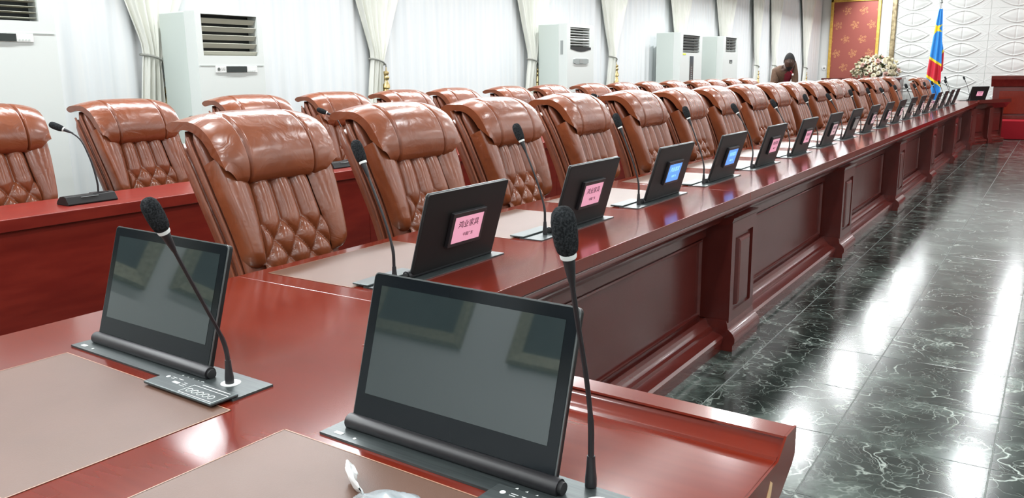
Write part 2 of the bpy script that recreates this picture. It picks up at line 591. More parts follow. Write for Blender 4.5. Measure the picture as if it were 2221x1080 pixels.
# framed brocade panel on the far wall (joined frame and cloth)
fp = thing('brocade_panel', 'tall red brocade wall panel with gold flower motifs and a gold frame', 'wall panel', (-5.25, YF, 1.0))
MB().box(-0.60, 0.60, -0.04, -0.01, 0.0, 2.6).build('cloth', M['brocade'], fp, None)
for nm, (a, b, c, d) in (('frame_side', (-0.68, -0.60, 0, 2.33)), ('frame_side', (0.60, 0.68, 0, 2.33)), ('frame_bar', (-0.68, 0.68, 2.25, 2.33)), ('frame_bar', (-0.68, 0.68, -0.08, 0))):
    MB().box(a, b, -0.08, -0.005, c, d).build(nm, M['gold_frame'], fp, bevel=0.012)
MB().box(-0.60, 0.60, -0.06, -0.005, 2.33, 2.62).build('carved_top', M['gold_dull'], fp, bevel=0.02)
sk = thing('wall_socket', 'small round white socket low on the far wall left of the red panel', 'socket', (-6.03, YF, 1.385))
MB().lathe([(0.075, 0), (0.075, 0.012), (0.06, 0.02), (0.02, 0.02)], 20, axis='y').build('plate', M['sock'], sk)
MB().lathe([(0.022, 0.0), (0.022, 0.024)], 12, axis='y').build('hole', M['logo'], sk)

# pictures behind the camera (seen mirrored in the screens)


def picture(name, label, w_, h_, loc, rz):
    t = thing(name, label, 'picture', loc, rz)
    MB().box(-w_ / 2 + 0.1, w_ / 2 - 0.1, -0.02, -0.005, 0.1, h_ - 0.1).build('canvas', M['picture'], t, None)
    pr = [(0, 0), (0, 0.05), (0.03, 0.07), (0.09, 0.045), (0.13, 0.03), (0.13, 0)]
    for (a0, a1, q) in (((-w_ / 2, 0), (w_ / 2, 0), (0, 1)), ((w_ / 2, h_), (-w_ / 2, h_), (0, -1)), ((-w_ / 2, h_), (-w_ / 2, 0), (1, 0)), ((w_ / 2, 0), (w_ / 2, h_), (-1, 0))):
        dx, dz = (a1[0] - a0[0]), (a1[1] - a0[1])
        L = math.hypot(dx, dz)
        ux, uz = dx / L, dz / L

        def f0(p, d, a0=a0, q=q, ux=ux, uz=uz):
            return (a0[0] + q[0] * p + ux * p, -d, a0[1] + q[1] * p + uz * p)

        def f1(p, d, a1=a1, q=q, ux=ux, uz=uz):
            return (a1[0] + q[0] * p - ux * p, -d, a1[1] + q[1] * p - uz * p)
        MB().prism(pr, f0, f1).build('frame_rail', M['frame_dull'], t)
    return t


picture('framed_picture', 'dark painting in a carved olive gold frame, mirrored at left in the near right screen', 1.3, 1.5, (-5.58, YB, 1.80), PI)
picture('framed_picture', 'dark painting in a carved olive gold frame, mirrored at right in the near right screen', 1.6, 1.5, (-3.55, YB, 1.76), PI)
picture('framed_picture', 'dark painting in a carved olive gold frame, mirrored at right in the near left screen', 1.2, 1.5, (XL, -2.55, 1.39), PI / 2)
picture('framed_picture', 'dark painting in a carved olive gold frame, mirrored at left in the near left screen', 1.1, 1.5, (XL, -1.18, 1.29), PI / 2)

# ceiling downlights
dl = thing('downlight', 'round recessed ceiling lamp', 'ceiling lamp', (0, 0, CEIL))
MB().lathe([(0.2, 0.0), (0.2, -0.03), (0.175, -0.035), (0.17, 0.0)], 24).build('ring', M['ac'], dl)
MB().lathe([(0.16, -0.012), (0.16, -0.02)], 24).build('diffuser', M['diff'], dl)
first = True
for lx in LAMP_X:
    for ly in LAMP_Y:
        if first:
            dl.location = (lx, ly, CEIL)
            dl['group'] = 'recessed ceiling lamps'
            dl['label'] = 'round recessed ceiling lamp glowing above the hall'
            first = False
        else:
            dup(dl, (lx, ly, CEIL), 0, 'round recessed ceiling lamp glowing above the hall')

# ================================================================== CURTAINS
TIES = [(4.12, 1.50), (6.75, 1.49), (9.87, 1.51), (12.31, 1.57), (15.1, 1.50), (17.6, 1.50), (19.85, 1.45), (21.3, 1.45), (24.3, 1.40)]
TN = ['left of the nearest whole air conditioner', 'left of the blank stretch of sheer curtain', 'left of the oval-display air conditioner', 'right of the oval-display air conditioner',
      'behind the strip-control air conditioner', 'behind the farthest air conditioner', 'just left of the standing person', 'right behind the standing person', 'next to the far wall corner']
edges = [-0.3] + [t[0] for t in TIES] + [YF - 0.05]
for k in range(len(edges) - 1):
    y0, y1 = edges[k], edges[k + 1]
    ph = random.uniform(0, 6)

    def sheer(u, v, y0=y0, y1=y1, ph=ph):
        y = y0 + u * (y1 - y0)
        z = 0.02 + v * (CEIL - 0.22)
        amp = 0.007 + 0.006 * math.sin(y * 1.3 + ph)
        x = XL + 0.09 + amp * math.sin(y * 34 + 1.5 * math.sin(y * 2.1 + ph) + 0.3 * math.sin(z * 1.5)) + 0.004 * math.sin(y * 61 + ph) + 0.02 * math.sin(y * 3.1 + ph)
        return (x, y, z)
    nm = ['white sheer curtain at the near left with faint folds', 'white sheer curtain between the first and second tied drapes', 'white sheer curtain between the second and third tied drapes',
          'white sheer curtain behind the oval-display air conditioner', 'white sheer curtain left of the strip-control air conditioner', 'white sheer curtain behind the strip-control air conditioner',
          'white sheer curtain beyond the farthest air conditioner', 'narrow white sheer curtain behind the standing person', 'white sheer curtain right of the standing person', 'white sheer curtain in the far left corner'][k]
    tag(MB().grid(sheer, int((y1 - y0) * 46), 12).build('sheer_curtain', M['sheer'], None, 179), nm, 'curtain', 'white sheer curtains')

tas = MB().lathe([(0.004, 0.0), (0.006, -0.05), (0.028, -0.06), (0.032, -0.075), (0.022, -0.10), (0.036, -0.115), (0.036, -0.135), (0.02, -0.15), (0.028, -0.17), (0.042, -0.20), (0.046, -0.23), (0.030, -0.245), (0.034, -0.26),
                  (0.052, -0.33), (0.060, -0.52), (0.058, -0.56)], 14).mesh('tassel', M['gold'], 50)
for k, (yt, zt) in enumerate(TIES):
    t = thing('tied_drape', 'ivory drape tied with a gold tassel, ' + TN[k], 'drape', (XL + 0.17, yt, 0), 0, 'tied ivory drapes along the left wall')
    ph = random.uniform(0, 6)

    wk = 0.62 if k in (6, 7) else 1.0

    def drape(u, v, zt=zt, ph=ph, wk=wk):
        s = (u - 0.5) * 2
        if v < 0.62:                                        # above the tie
            q = 1 - v / 0.62
            z = zt + q * (CEIL - 0.2 - zt)
            wl = 0.07 + 0.95 * wk * q ** 1.15
            wr = 0.07 + 1.15 * wk * q ** 0.9
        else:
            q = (v - 0.62) / 0.38
            z = zt - q * (zt - 0.03)
            wl = 0.07 + 0.17 * q ** 0.8
            wr = 0.07 + 0.10 * q ** 0.8
        y = (wl if s < 0 else wr) * s
        z -= 0.05 * (s + 0.2) * math.exp(-((z - zt) / 0.25) ** 2)
        fold = 0.014 + 0.012 * min(1, abs(z - zt) * 2)
        x = fold * math.sin(s * 15 + ph) + 0.012 * math.sin(s * 37 + ph) + 0.05 * (1 - s * s) * math.exp(-((z - zt) / 0.3) ** 2)
        return (x, y, z)
    MB().grid(drape, 90, 44).build('cloth', M['drape'], t, 179)
    band = spline([(-0.02, -0.085, zt + 0.015), (0.05, -0.06, zt + 0.01), (0.085, 0.0, zt - 0.012), (0.06, 0.07, zt - 0.04), (0.0, 0.10, zt - 0.05)], 14)
    MB().tube(band, 0.010, 8).build('tie_band', M['tie'], t, 179)
    ob('tassel', tas, t, loc=(0.03, 0.125, zt - 0.06), rot=(math.radians(-4), 0, 0))
    MB().tube([(0.03, 0.085, zt - 0.045), (0.035, 0.115, zt - 0.04), (0.03, 0.125, zt - 0.07)], 0.007, 6).build('cord', M['tie'], t)

# ================================================================== AIR CONDITIONERS


def air_con(label, y0, y1, h, kind, x_front=-5.6, depth=0.45):
    W = y1 - y0
    t = thing('air_conditioner', label, 'air conditioner', (x_front, (y0 + y1) / 2, 0), 0, 'tall white air conditioners along the left wall')
    hw = W / 2
    # cabinet as a shell around the outlet: local +x is the front, y lateral
    if kind == 'lg':
        gy0, gy1, gz0, gz1 = -hw + 0.055 * W / 0.64, hw - 0.05, h - 0.335, h - 0.022
    elif kind == 'old':
        gy0, gy1, gz0, gz1 = -hw + 0.09, hw - 0.12, h - 0.33, h - 0.045
    elif kind == 'strip':
        gy0, gy1, gz0, gz1 = -hw + 0.12, hw - 0.12, h - 0.34, h - 0.04
    else:
        gy0, gy1, gz0, gz1 = -hw + 0.14, hw - 0.10, h - 0.30, h - 0.01
        gz1 = h - 0.02
    b = MB()
    b.box(-depth, -0.13, -hw, hw, 0.06, h)
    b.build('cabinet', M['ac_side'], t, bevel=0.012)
    f = MB()
    f.box(-0.13, 0, -hw, gy0, 0.06, h)
    f.box(-0.13, 0, gy1, hw, 0.06, h)
    f.box(-0.13, 0, gy0, gy1, 0.06, gz0)
    f.box(-0.13, 0, gy0, gy1, gz1, h)
    f.build('front_panel', M['ac'], t, smooth=None)
    MB().box(-depth + 0.02, -0.02, -hw + 0.02, hw - 0.02, 0, 0.06).build('plinth', M['ac_panel'], t)
    MB().box(-0.128, -0.11, gy0, gy1, gz0, gz1).build('outlet', M['ac_hole'], t, smooth=None)
    n = {'lg': 5, 'old': 8, 'strip': 6, 'mesh': 5, 'side': 8}[kind]
    for i in range(n):
        z = gz1 - (i + (0.72 if kind == 'lg' else 0.5)) * (gz1 - gz0) / n
        tall = (gz1 - gz0) / n
        if kind == 'lg':
            pr = [(-0.055, -0.30 * tall), (-0.045, -0.34 * tall), (-0.012, 0.22 * tall), (-0.022, 0.28 * tall)]
        elif kind == 'old':
            k_ = 0.42 if i == 4 else 0.24
            pr = [(-0.05, -0.16 * tall), (-0.04, -k_ * tall), (-0.004, 0.1 * tall), (-0.01, k_ * tall)]
        elif kind == 'side':
            pr = [(-0.07, -0.05 * tall), (-0.06, -0.12 * tall), (-0.01, 0.10 * tall), (-0.02, 0.18 * tall)]
        else:
            pr = [(-0.06, -0.25 * tall), (-0.05, -0.30 * tall), (-0.01, 0.25 * tall), (-0.02, 0.30 * tall)]
        MB().prism(pr, lambda a, c: (a, gy0 + 0.004, z + c), lambda a, c: (a, gy1 - 0.004, z + c)).build('slat', M['ac_slat'] if kind in ('lg', 'side') else (M['ac'] if kind == 'old' else M['ac_grey']), t, smooth=None)
    if kind == 'mesh':
        m_ = 3
        for i in range(m_):
            yy = gy0 + (gy1 - gy0) * ((0.5 if m_ == 1 else (0.28 + 0.3 * i)))
            MB().box(-0.07, -0.045, yy - 0.005, yy + 0.005, gz0, gz1).build('divider', M['ac_slat'], t, smooth=None)
    if kind in ('lg', 'side'):
        MB().box(0.0, 0.004, -hw + 0.01, hw - 0.01, gz0 - 0.078, gz0 - 0.074).build('seam', M['ac_side'], t, smooth=None)
        dz = gz0 - 0.105
        MB().box(0.0, 0.008, -0.17, 0.24, dz - 0.028, dz + 0.026).build('badge_bar', M['sock'], t, bevel=0.02, seg=3)
        MB().box(0.006, 0.012, -0.07, 0.13, dz - 0.024, dz + 0.024).build('display', M['ac_disp'], t)
        if kind == 'lg':
            ob('logo', text_mesh('LG', 0.028, M['logo'], 'logo'), t, loc=(0.0085, -0.10, dz), rot=(PI / 2, 0, PI / 2))
            MB().lathe([(0.013, 0.0), (0.013, 0.002)], 16, (0.0085, -0.142, dz), 'x').build('emblem', M['logo'], t)
        for i in range(4):
            MB().lathe([(0.006, 0), (0.006, 0.003)], 8, (0.008, 0.15 + i * 0.02, dz - 0.014), 'x').build('button', M['ac_side'], t)
    elif kind == 'old':
        dz = gz0 - 0.16
        MB().prism([(-0.21, -0.02), (-0.15, -0.037), (0.15, -0.037), (0.21, -0.02), (0.21, 0.025), (0.15, 0.035), (-0.15, 0.035), (-0.21, 0.025)],
                   lambda a, c: (0.0, a, dz + c), lambda a, c: (0.012, a, dz + c)).build('control_panel', M['ac_panel'], t)
        MB().box(0.011, 0.015, -0.05, 0.05, dz - 0.025, dz + 0.022).build('display', M['ac_grey'], t)
        ev = MB().prism([(-0.29, 0), (-0.1, -0.028), (0.0, -0.034), (0.1, -0.028), (0.29, 0), (0.29, 0.03), (-0.29, 0.03)],
                        lambda a, c: (-0.004, a, gz0 + c - 0.0), lambda a, c: (0.004, a, gz0 + c)).build('vent_lip', M['ac_hole'], t)
        MB().box(-0.10, -0.06, -hw - 0.003, -hw, h - 0.40, h - 0.22).build('side_label', M['ac_panel'], t)
    elif kind == 'strip':
        MB().box(0.0, 0.006, -0.07, 0.10, 0.9, gz0 - 0.06).build('control_strip', M['ac_disp'], t)
        for i in range(8):
            MB().box(0.006, 0.008, -0.02, 0.05, 1.16 + i * 0.035, 1.172 + i * 0.035).build('button', M['ac_panel'], t)
        MB().box(0.0, 0.003, gy0 + 0.0, gy0 + 0.14, gz0 - 0.04, gz0 - 0.012).build('energy_sticker', M['yellow'], t)
    else:
        MB().box(0.0, 0.006, -0.06, 0.10, gz0 - 0.21, gz0 - 0.15).build('display', M['ac_disp'], t)
        MB().box(0.006, 0.009, -0.04, 0.08, gz0 - 0.20, gz0 - 0.185).build('readout', M['ac_panel'], t)
    return t


air_con('tall white air conditioner cut off by the left edge of the view, dark outlet', 2.30, 3.08, 2.0, 'side')
air_con('tall white air conditioner with five cream slats and black display', 4.16, 4.80, 1.835, 'lg')
air_con('tall white air conditioner with dark slatted outlet and grey oval control panel', 9.92, 10.68, 1.98, 'old')
air_con('tall white air conditioner with a vertical black control strip and yellow sticker', 13.88, 14.92, 2.0, 'strip')
air_con('tall white air conditioner with meshed outlet and tiny display, farthest along the wall', 16.06, 16.94, 2.0, 'mesh')

# ================================================================== CONFERENCE TABLE
XF, XBK, TZ = -1.228, -1.996, 0.76
MOD = 2.42
Y_IN, Y_CORN = 1.30, 16.86                                  # inside corner near, far bend
tb = thing('conference_table', 'long red mahogany conference table with panelled front and inlaid leather writing mats', 'table', (0, 0, 0))
ROT = math.radians(-2.0)
PIV = Vector((-1.228, 1.30, 0))


def nr(x, y, z):
    """point of the near wing, which is turned by two degrees about the inside corner"""
    dx, dy = x - PIV.x, y - PIV.y
    return (PIV.x + dx * math.cos(ROT) - dy * math.sin(ROT), PIV.y + dx * math.sin(ROT) + dy * math.cos(ROT), z)


def slab(poly, z0, z1, name, m, parent, bevel=0.004):
    return MB().loops([[(x, y, z0) for x, y in poly], [(x, y, z1) for x, y in poly]]).build(name, m, parent, bevel=bevel)


pilY = [3.82 + MOD * k for k in range(6)]
seams = [1.55] + [y + 0.18 for y in pilY]
tops = [(seams[k], seams[k + 1]) for k in range(len(seams) - 1)] + [(seams[-1], Y_CORN)]
for a, b in tops:
    if b - a > 0.05:
        slab([(XBK, a + 0.0006), (XF, a + 0.0006), (XF, b - 0.0006), (XBK, b - 0.0006)], TZ - 0.042, TZ, 'tabletop', M['wood'], tb, 0.002)
# near wing top
e0 = nr(-0.3035, 1.235, 0)
e1 = nr(-0.3035, 0.42, 0)
slab([(XBK, 0.42), (e1[0], e1[1]), (e0[0], e0[1]), (PIV.x, 1.268), (XF, 1.5494), (XBK, 1.5494)], TZ - 0.042, TZ, 'tabletop', M['wood_x'], tb, 0.002)
# raised moulded rail along the near wing's floor side
RP = [(1.222, TZ), (1.226, TZ + 0.004), (1.236, TZ + 0.0055), (1.240, TZ + 0.008), (1.250, TZ + 0.012), (1.256, TZ + 0.017), (1.259, TZ + 0.022), (1.256, TZ + 0.024), (1.258, TZ + 0.027), (1.304, TZ + 0.027), (1.307, TZ + 0.023),
      (1.307, TZ - 0.02), (1.295, TZ - 0.032), (1.245, TZ - 0.060), (1.215, TZ - 0.062), (1.222, TZ)]
RP = RP[:-1]
MB().prism(RP, lambda y, z: nr(-1.150, y, z), lambda y, z: nr(-0.3035, y, z)).build('rail', M['wood_x'], tb)
# end cap of the near wing
EP = [(0.42, TZ + 0.0005), (1.222, TZ + 0.0005), (1.258, TZ + 0.0275), (1.3075, TZ + 0.0275), (1.3075, TZ - 0.02), (1.295, TZ - 0.033), (1.245, TZ - 0.063), (1.20, TZ - 0.075), (0.42, TZ - 0.075)]
MB().prism(EP, lambda y, z: nr(-0.3030, y, z), lambda y, z: nr(-0.2995, y, z)).build('end_cap', M['wood_x'], tb, None)
MB().prism([(0.0, 0.0), (0.012, 0.004), (0.020, 0.016), (0.024, 0.036), (0.014, 0.044), (0.006, 0.03), (-0.004, 0.016)],
           lambda y, z: nr(-0.2998, 1.175 + y * 0.9, 0.708 + z * 0.8), lambda y, z: nr(-0.2988, 1.175 + y * 0.9, 0.708 + z * 0.8)).build('chipped_spot', M['chip'], tb)
# near wing carcass: front board and end board below the top
MB().prism([(1.10, 0.0), (1.10, TZ - 0.05), (1.20, TZ - 0.05), (1.20, 0.0)], lambda y, z: nr(-1.35, y, z), lambda y, z: nr(-0.36, y, z)).build('wing_panel', M['wood_panel'], tb)
MB().prism([(0.5, 0.0), (0.5, TZ - 0.05), (1.20, TZ - 0.05), (1.20, 0.0)], lambda y, z: nr(-0.37, y, z), lambda y, z: nr(-0.33, y, z)).build('wing_side', M['wood_panel'], tb)
MB().prism([(1.20, 0.0), (1.20, 0.13), (1.215, 0.13), (1.235, 0.09), (1.25, 0.085), (1.262, 0.06), (1.262, 0.0)], lambda y, z: nr(-1.33, y, z), lambda y, z: nr(-0.32, y, z)).build('plinth_moulding', M['wood_dark'], tb)

# moulded edge under the top along the floor side (profile in x,z; swept along y), one length per module
MP = [(-1.42, 0.718), (-1.232, 0.718), (-1.236, 0.712), (-1.244, 0.708), (-1.240, 0.700), (-1.240, 0.694), (-1.252, 0.690), (-1.258, 0.680), (-1.270, 0.668), (-1.288, 0.658), (-1.292, 0.650), (-1.300, 0.646),
      (-1.304, 0.634), (-1.345, 0.628), (-1.352, 0.615), (-1.42, 0.615)]
PL = [(-1.42, 0.0), (-1.42, 0.150), (-1.365, 0.150), (-1.352, 0.140), (-1.345, 0.122), (-1.335, 0.112), (-1.320, 0.108), (-1.318, 0.092), (-1.300, 0.084), (-1.275, 0.078), (-1.266, 0.066), (-1.266, 0.046), (-1.275, 0.036), (-1.275, 0.0)]
XP = -1.395                                                 # face of the recessed boards


def run_len(y0, y1):
    MB().prism(MP, lambda x, z: (x, y0, z), lambda x, z: (x, y1, z)).build('edge_moulding', M['wood_dark'], tb, 30)
    MB().prism(PL, lambda x, z: (x, y0, z), lambda x, z: (x, y1, z)).build('plinth_moulding', M['wood_dark'], tb, 30)


def bay(y0, y1):
    """frame, recessed board and beaded border between two pilasters"""
    MB().box(-1.43, XP, y0, y1, 0.10, 0.63).build('front_panel', M['wood_panel'], tb, smooth=None)
    MB().box(XP, -1.375, y0, y1, 0.555, 0.62).build('frieze', M['wood_dark'], tb, bevel=0.003)
    b = MB()
    q = [(0, 0), (0.012, 0.0), (0.014, 0.008), (0.006, 0.014), (0.0, 0.016)]
    z0, z1 = 0.165, 0.545
    MB().prism(q, lambda d, s: (XP + d, y0 + 0.03, z1 - s), lambda d, s: (XP + d, y1 - 0.03, z1 - s)).build('panel_bead', M['wood_dark'], tb)
    MB().prism(q, lambda d, s: (XP + d, y0 + 0.03, z0 + s), lambda d, s: (XP + d, y1 - 0.03, z0 + s)).build('panel_bead', M['wood_dark'], tb)
    for yy, sg in ((y0 + 0.03, 1), (y1 - 0.03, -1)):
        MB().prism(q, lambda d, s: (XP + d, yy + sg * s, z0), lambda d, s: (XP + d, yy + sg * s, z1)).build('panel_bead', M['wood_dark'], tb)


def pilaster_mesh():
    hw = 0.185
    p = MB().box(-0.14, 0, -hw, hw, 0.085, 0.632)
    return p.mesh('pilaster', M['wood_panel'], None)


PIL = pilaster_mesh()
fx = MB()
for (a, b, c, d) in ((-0.185, -0.135, 0.14, 0.632), (0.135, 0.185, 0.14, 0.632), (-0.135, 0.135, 0.565, 0.632), (-0.135, 0.135, 0.14, 0.19)):
    fx.box(0, 0.014, a, b, c, d)
PFR = fx.mesh('border', M['wood_panel'], None)
rp = MB()
z0, z1, y_ = 0.205, 0.545, 0.085
rp.add([(0, -y_, z0), (0, y_, z0), (0, y_, z1), (0, -y_, z1), (0.016, -y_ + 0.006, z0 + 0.006), (0.016, y_ - 0.006, z0 + 0.006), (0.016, y_ - 0.006, z1 - 0.006), (0.016, -y_ + 0.006, z1 - 0.006),
        (0.020, -y_ + 0.02, z0 + 0.02), (0.020, y_ - 0.02, z0 + 0.02), (0.020, y_ - 0.02, z1 - 0.02), (0.020, -y_ + 0.02, z1 - 0.02)],
       [(0, 1, 5, 4), (1, 2, 6, 5), (2, 3, 7, 6), (3, 0, 4, 7), (4, 5, 9, 8), (5, 6, 10, 9), (6, 7, 11, 10), (7, 4, 8, 11), (8, 9, 10, 11)])
PRP = rp.mesh('raised_panel', M['wood_panel'], None)
PPL = MB().prism([(-0.14, 0), (-0.14, 0.15), (0.005, 0.15), (0.012, 0.135), (0.016, 0.11), (0.03, 0.10), (0.042, 0.088), (0.052, 0.066), (0.052, 0.046), (0.042, 0.030), (0.042, 0.0)],
                 lambda x, z: (x, -0.20, z), lambda x, z: (x, 0.20, z)).mesh('foot_moulding', M['wood_dark'], 30)
PCP = MB().prism([(-0.14, 0.60), (-0.14, 0.655), (0.022, 0.655), (0.016, 0.64), (0.012, 0.632), (0.0, 0.626)], lambda x, z: (x, -0.195, z), lambda x, z: (x, 0.195, z)).mesh('capital', M['wood_dark'], 30)
for yc in pilY:
    p = ob('pilaster', PIL, tb, loc=(-1.262, yc + 0.18, 0))
    ob('border', PFR, p)
    ob('raised_panel', PRP, p)
    ob('foot_moulding', PPL, p)
    ob('capital', PCP, p)
starts = [1.30] + [y + 0.18 for y in pilY]
ends = [y + 0.18 for y in pilY] + [Y_CORN + 0.06]
for a, b in zip(starts, ends):
    run_len(a, b)
    bay(a + (0.185 if a > 2 else 0.0), b - (0.185 if b < 16.5 else 0.0))

# far end: a short wing that bends to the right
C0 = Vector((XF, Y_CORN, 0))
dirv = Vector((0.42, 1.02, 0)).normalized()
nv = Vector((dirv.y, -dirv.x, 0))
FL = 1.14


def fr(s, d, z):
    """far wing: s along its front, d outwards (towards the floor side)"""
    p = C0 + dirv * s + nv * d
    return (p.x, p.y, z)


far_poly = [fr(0, 0, 0)[:2], fr(FL, 0, 0)[:2], fr(FL, -0.77, 0)[:2], (XBK, Y_CORN + 0.35), (XBK, Y_CORN + 0.0006), (XF, Y_CORN + 0.0006)]
slab(far_poly[:4] + [(XBK, Y_CORN + 0.0006)], TZ - 0.042, TZ, 'tabletop', M['wood'], tb, 0.002)
MB().prism([(-0.03, TZ), (-0.02, TZ + 0.03), (0.01, TZ + 0.032), (0.012, TZ - 0.03), (-0.03, TZ - 0.06), (-0.075, TZ - 0.13), (-0.2, TZ - 0.13), (-0.2, TZ - 0.001)],
           lambda d, z: fr(0.0, d, z), lambda d, z: fr(FL, d, z)).build('rail', M['wood_dark'], tb)
MB().prism([(-0.22, 0.05), (-0.22, 0.64), (-0.13, 0.64), (-0.13, 0.05)], lambda d, z: fr(0.0, d, z), lambda d, z: fr(FL - 0.04, d, z)).build('front_panel', M['wood_panel'], tb, None)
MB().prism([(x - XF + 0.0, z) for x, z in PL], lambda d, z: fr(0.0, d, z), lambda d, z: fr(FL - 0.02, d, z)).build('plinth_moulding', M['wood_dark'], tb, 30)
for s0, s1 in ((0.06, 0.46), (0.72, 1.06)):
    MB().box(0, 1, 0, 1, 0, 1)
    MB().prism([(-0.13, 0.2), (-0.118, 0.215), (-0.118, 0.535), (-0.13, 0.55)], lambda d, z: fr(s0, d, z), lambda d, z: fr(s1, d, z)).build('raised_panel', M['wood_panel'], tb)
for sp in (0.0, 0.59):
    MB().prism([(-0.16, 0.0), (-0.16, 0.64), (-0.045, 0.64), (-0.045, 0.12), (-0.02, 0.08), (-0.02, 0.0)], lambda d, z: fr(sp - 0.07, d, z), lambda d, z: fr(sp + 0.07, d, z)).build('pilaster', M['wood_panel'], tb, bevel=0.004)
MB().prism([(-0.77, 0.0), (-0.77, TZ - 0.05), (-0.1, TZ - 0.05), (-0.1, 0.0)], lambda d, z: fr(FL - 0.05, d, z), lambda d, z: fr(FL - 0.02, d, z)).build('wing_side', M['wood_panel'], tb, None)

# carcass legs on the chair side
for yc in pilY + [1.45]:
    MB().box(-1.90, -1.43, yc + 0.165, yc + 0.195, 0.0, TZ - 0.045).build('inner_leg', M['wood_panel'], tb, None)

# leather inlays


def inlay(poly):
    cx_ = sum(p[0] for p in poly) / 4
    cy_ = sum(p[1] for p in poly) / 4
    ins = [(cx_ + (p[0] - cx_) * (1 - 0.010), cy_ + (p[1] - cy_) * (1 - 0.014)) for p in poly]
    e = slab(poly, TZ - 0.004, TZ + 0.0007, 'writing_mat', M['inlay'], tb, 0)
    bd = MB()
    for a in range(4):
        c = (a + 1) % 4
        bd.add([(*poly[a], TZ + 0.0011), (*poly[c], TZ + 0.0011), (*ins[c], TZ + 0.0011), (*ins[a], TZ + 0.0011)], [(0, 1, 2, 3)])
    k = 0.0022
    bd2 = MB()
    for a in range(4):
        p, q = Vector(poly[a]), Vector(poly[(a + 1) % 4])
        d = (q - p).normalized()
        n = Vector((-d.y, d.x)) * k
        bd2.add([(p.x, p.y, TZ + 0.0012), (q.x, q.y, TZ + 0.0012), (q.x + n.x, q.y + n.y, TZ + 0.0012), (p.x + n.x, p.y + n.y, TZ + 0.0012)], [(0, 1, 2, 3)])
    bd2.build('edging', M['inlay_edge'], e, None)


NSEAT = 18
SP = 0.806
for i in range(NSEAT):
    y0 = 1.625 + SP * i
    inlay([(-1.945, y0), (-1.60, y0), (-1.60, y0 + 0.565), (-1.945, y0 + 0.565)])
for x0 in (-1.727, -1.019):
    inlay([nr(x0, 0.50, 0)[:2], nr(x0 + 0.565, 0.50, 0)[:2], nr(x0 + 0.565, 0.872 + 0.01, 0)[:2], nr(x0, 0.872 + 0.01, 0)[:2]])

# ================================================================== BACK ROW TABLE
bt = thing('rear_table', 'long plain red wooden table in the back row with a flat dark front', 'table', (0, 0, 0))
BX0, BX1 = -4.10, -3.665
for k in range(7):
    a, b = -0.9 + MOD * k, -0.9 + MOD * (k + 1)
    slab([(BX0, a + 0.001), (BX1, a + 0.001), (BX1, b - 0.001), (BX0, b - 0.001)], TZ - 0.055, TZ, 'tabletop', M['wood_back'], bt, 0.004)
    MB().box(-3.715, -3.69, a + 0.002, b - 0.002, 0.04, TZ - 0.055).build('front_panel', M['wood_back'], bt, None)
    MB().box(-3.718, -3.685, a, b, 0.0, 0.07).build('plinth', M['wood_back'], bt, None)
    MB().box(BX0 + 0.03, -3.735, a + 0.01, a + 0.04, 0.0, TZ - 0.055).build('inner_leg', M['wood_back'], bt, None)

# ================================================================== MONITORS
MON = {}
PLATE_T = 0.004


def mon_part(key, mb, m, smooth=35):
    MON[key] = mb.mesh(key, m, smooth)


mon_part('base_plate', MB().box(-0.284, 0.284, -0.046, 0.046, 0, PLATE_T), M['black_metal'], None)
mon_part('pivot_bar', MB().lathe([(0.0, -0.203), (0.013, -0.203), (0.0135, -0.2), (0.0135, 0.209), (0.013, 0.212), (0.0, 0.212)], 16, (-0.057, 0.0, 0.013), 'x'), M['black'], 40)
mon_part('pivot_cap', MB().lathe([(0.0095, 0.0), (0.0095, 0.006), (0.004, 0.007)], 12, (0.155, 0.0, 0.013), 'x'), M['rubber'], 40)


def plane_pts(a, b, d, th=math.radians(16.5)):
    """a lateral, b height along the tilted screen, d out of its back"""
    return (a - 0.057, 0.004 + b * math.sin(th) + d * math.cos(th), 0.016 + b * math.cos(th) - d * math.sin(th))


def tilted(a0, a1, b0, b1, d0, d1, mb=None):
    mb = mb or MB()
    v = [plane_pts(a, b, d) for d in (d0, d1) for (a, b) in ((a0, b0), (a1, b0), (a1, b1), (a0, b1))]
    return mb.add(v, [(0, 1, 2, 3), (7, 6, 5, 4), (0, 4, 5, 1), (1, 5, 6, 2), (2, 6, 7, 3), (3, 7, 4, 0)])


def rounded(a0, a1, b0, b1, r, d0, d1, bot=False):
    pts = []
    for cx_, cy_, s in ((a1 - r, b1 - r, 0), (a0 + r, b1 - r, 1), (a0 + r, b0 + r, 2), (a1 - r, b0 + r, 3)):
        for k in range(5):
            an = (s + k / 4) * PI / 2
            pts.append((cx_ + r * math.cos(an), cy_ + r * math.sin(an)))
    return MB().loops([[plane_pts(a, b, d0) for a, b in pts], [plane_pts(a, b, d1) for a, b in pts]])


SW, SH = 0.200, 0.248
mon_part('shell', rounded(-SW, SW, 0.0, SH, 0.008, 0.0015, 0.0115), M['housing'])
mon_part('edge_band', rounded(-SW - 0.0008, SW + 0.0008, 0.0, SH + 0.0008, 0.009, -0.0005, 0.0022), M['edge'])
mon_part('bezel_glass', rounded(-SW + 0.0015, SW - 0.0015, 0.0, SH - 0.0015, 0.007, -0.0016, -0.0006), M['bezel'])
mon_part('screen', tilted(-SW + 0.020, SW - 0.020, 0.047, SH - 0.020, -0.0021, -0.0014), M['lcd'], None)
NB0, NB1, NH0, NH1 = -0.092, 0.076, 0.066, 0.176
mon_part('name_box', tilted(NB0, NB1, NH0, NH1, 0.0115, 0.024), M['black'], None)
for k in ('pink', 'pale', 'offname', 'blue'):
    mon_part('name_screen_' + k, tilted(NB0 + 0.013, NB1 - 0.013, NH0 + 0.012, NH1 - 0.014, 0.024, 0.0246), M[k], None)
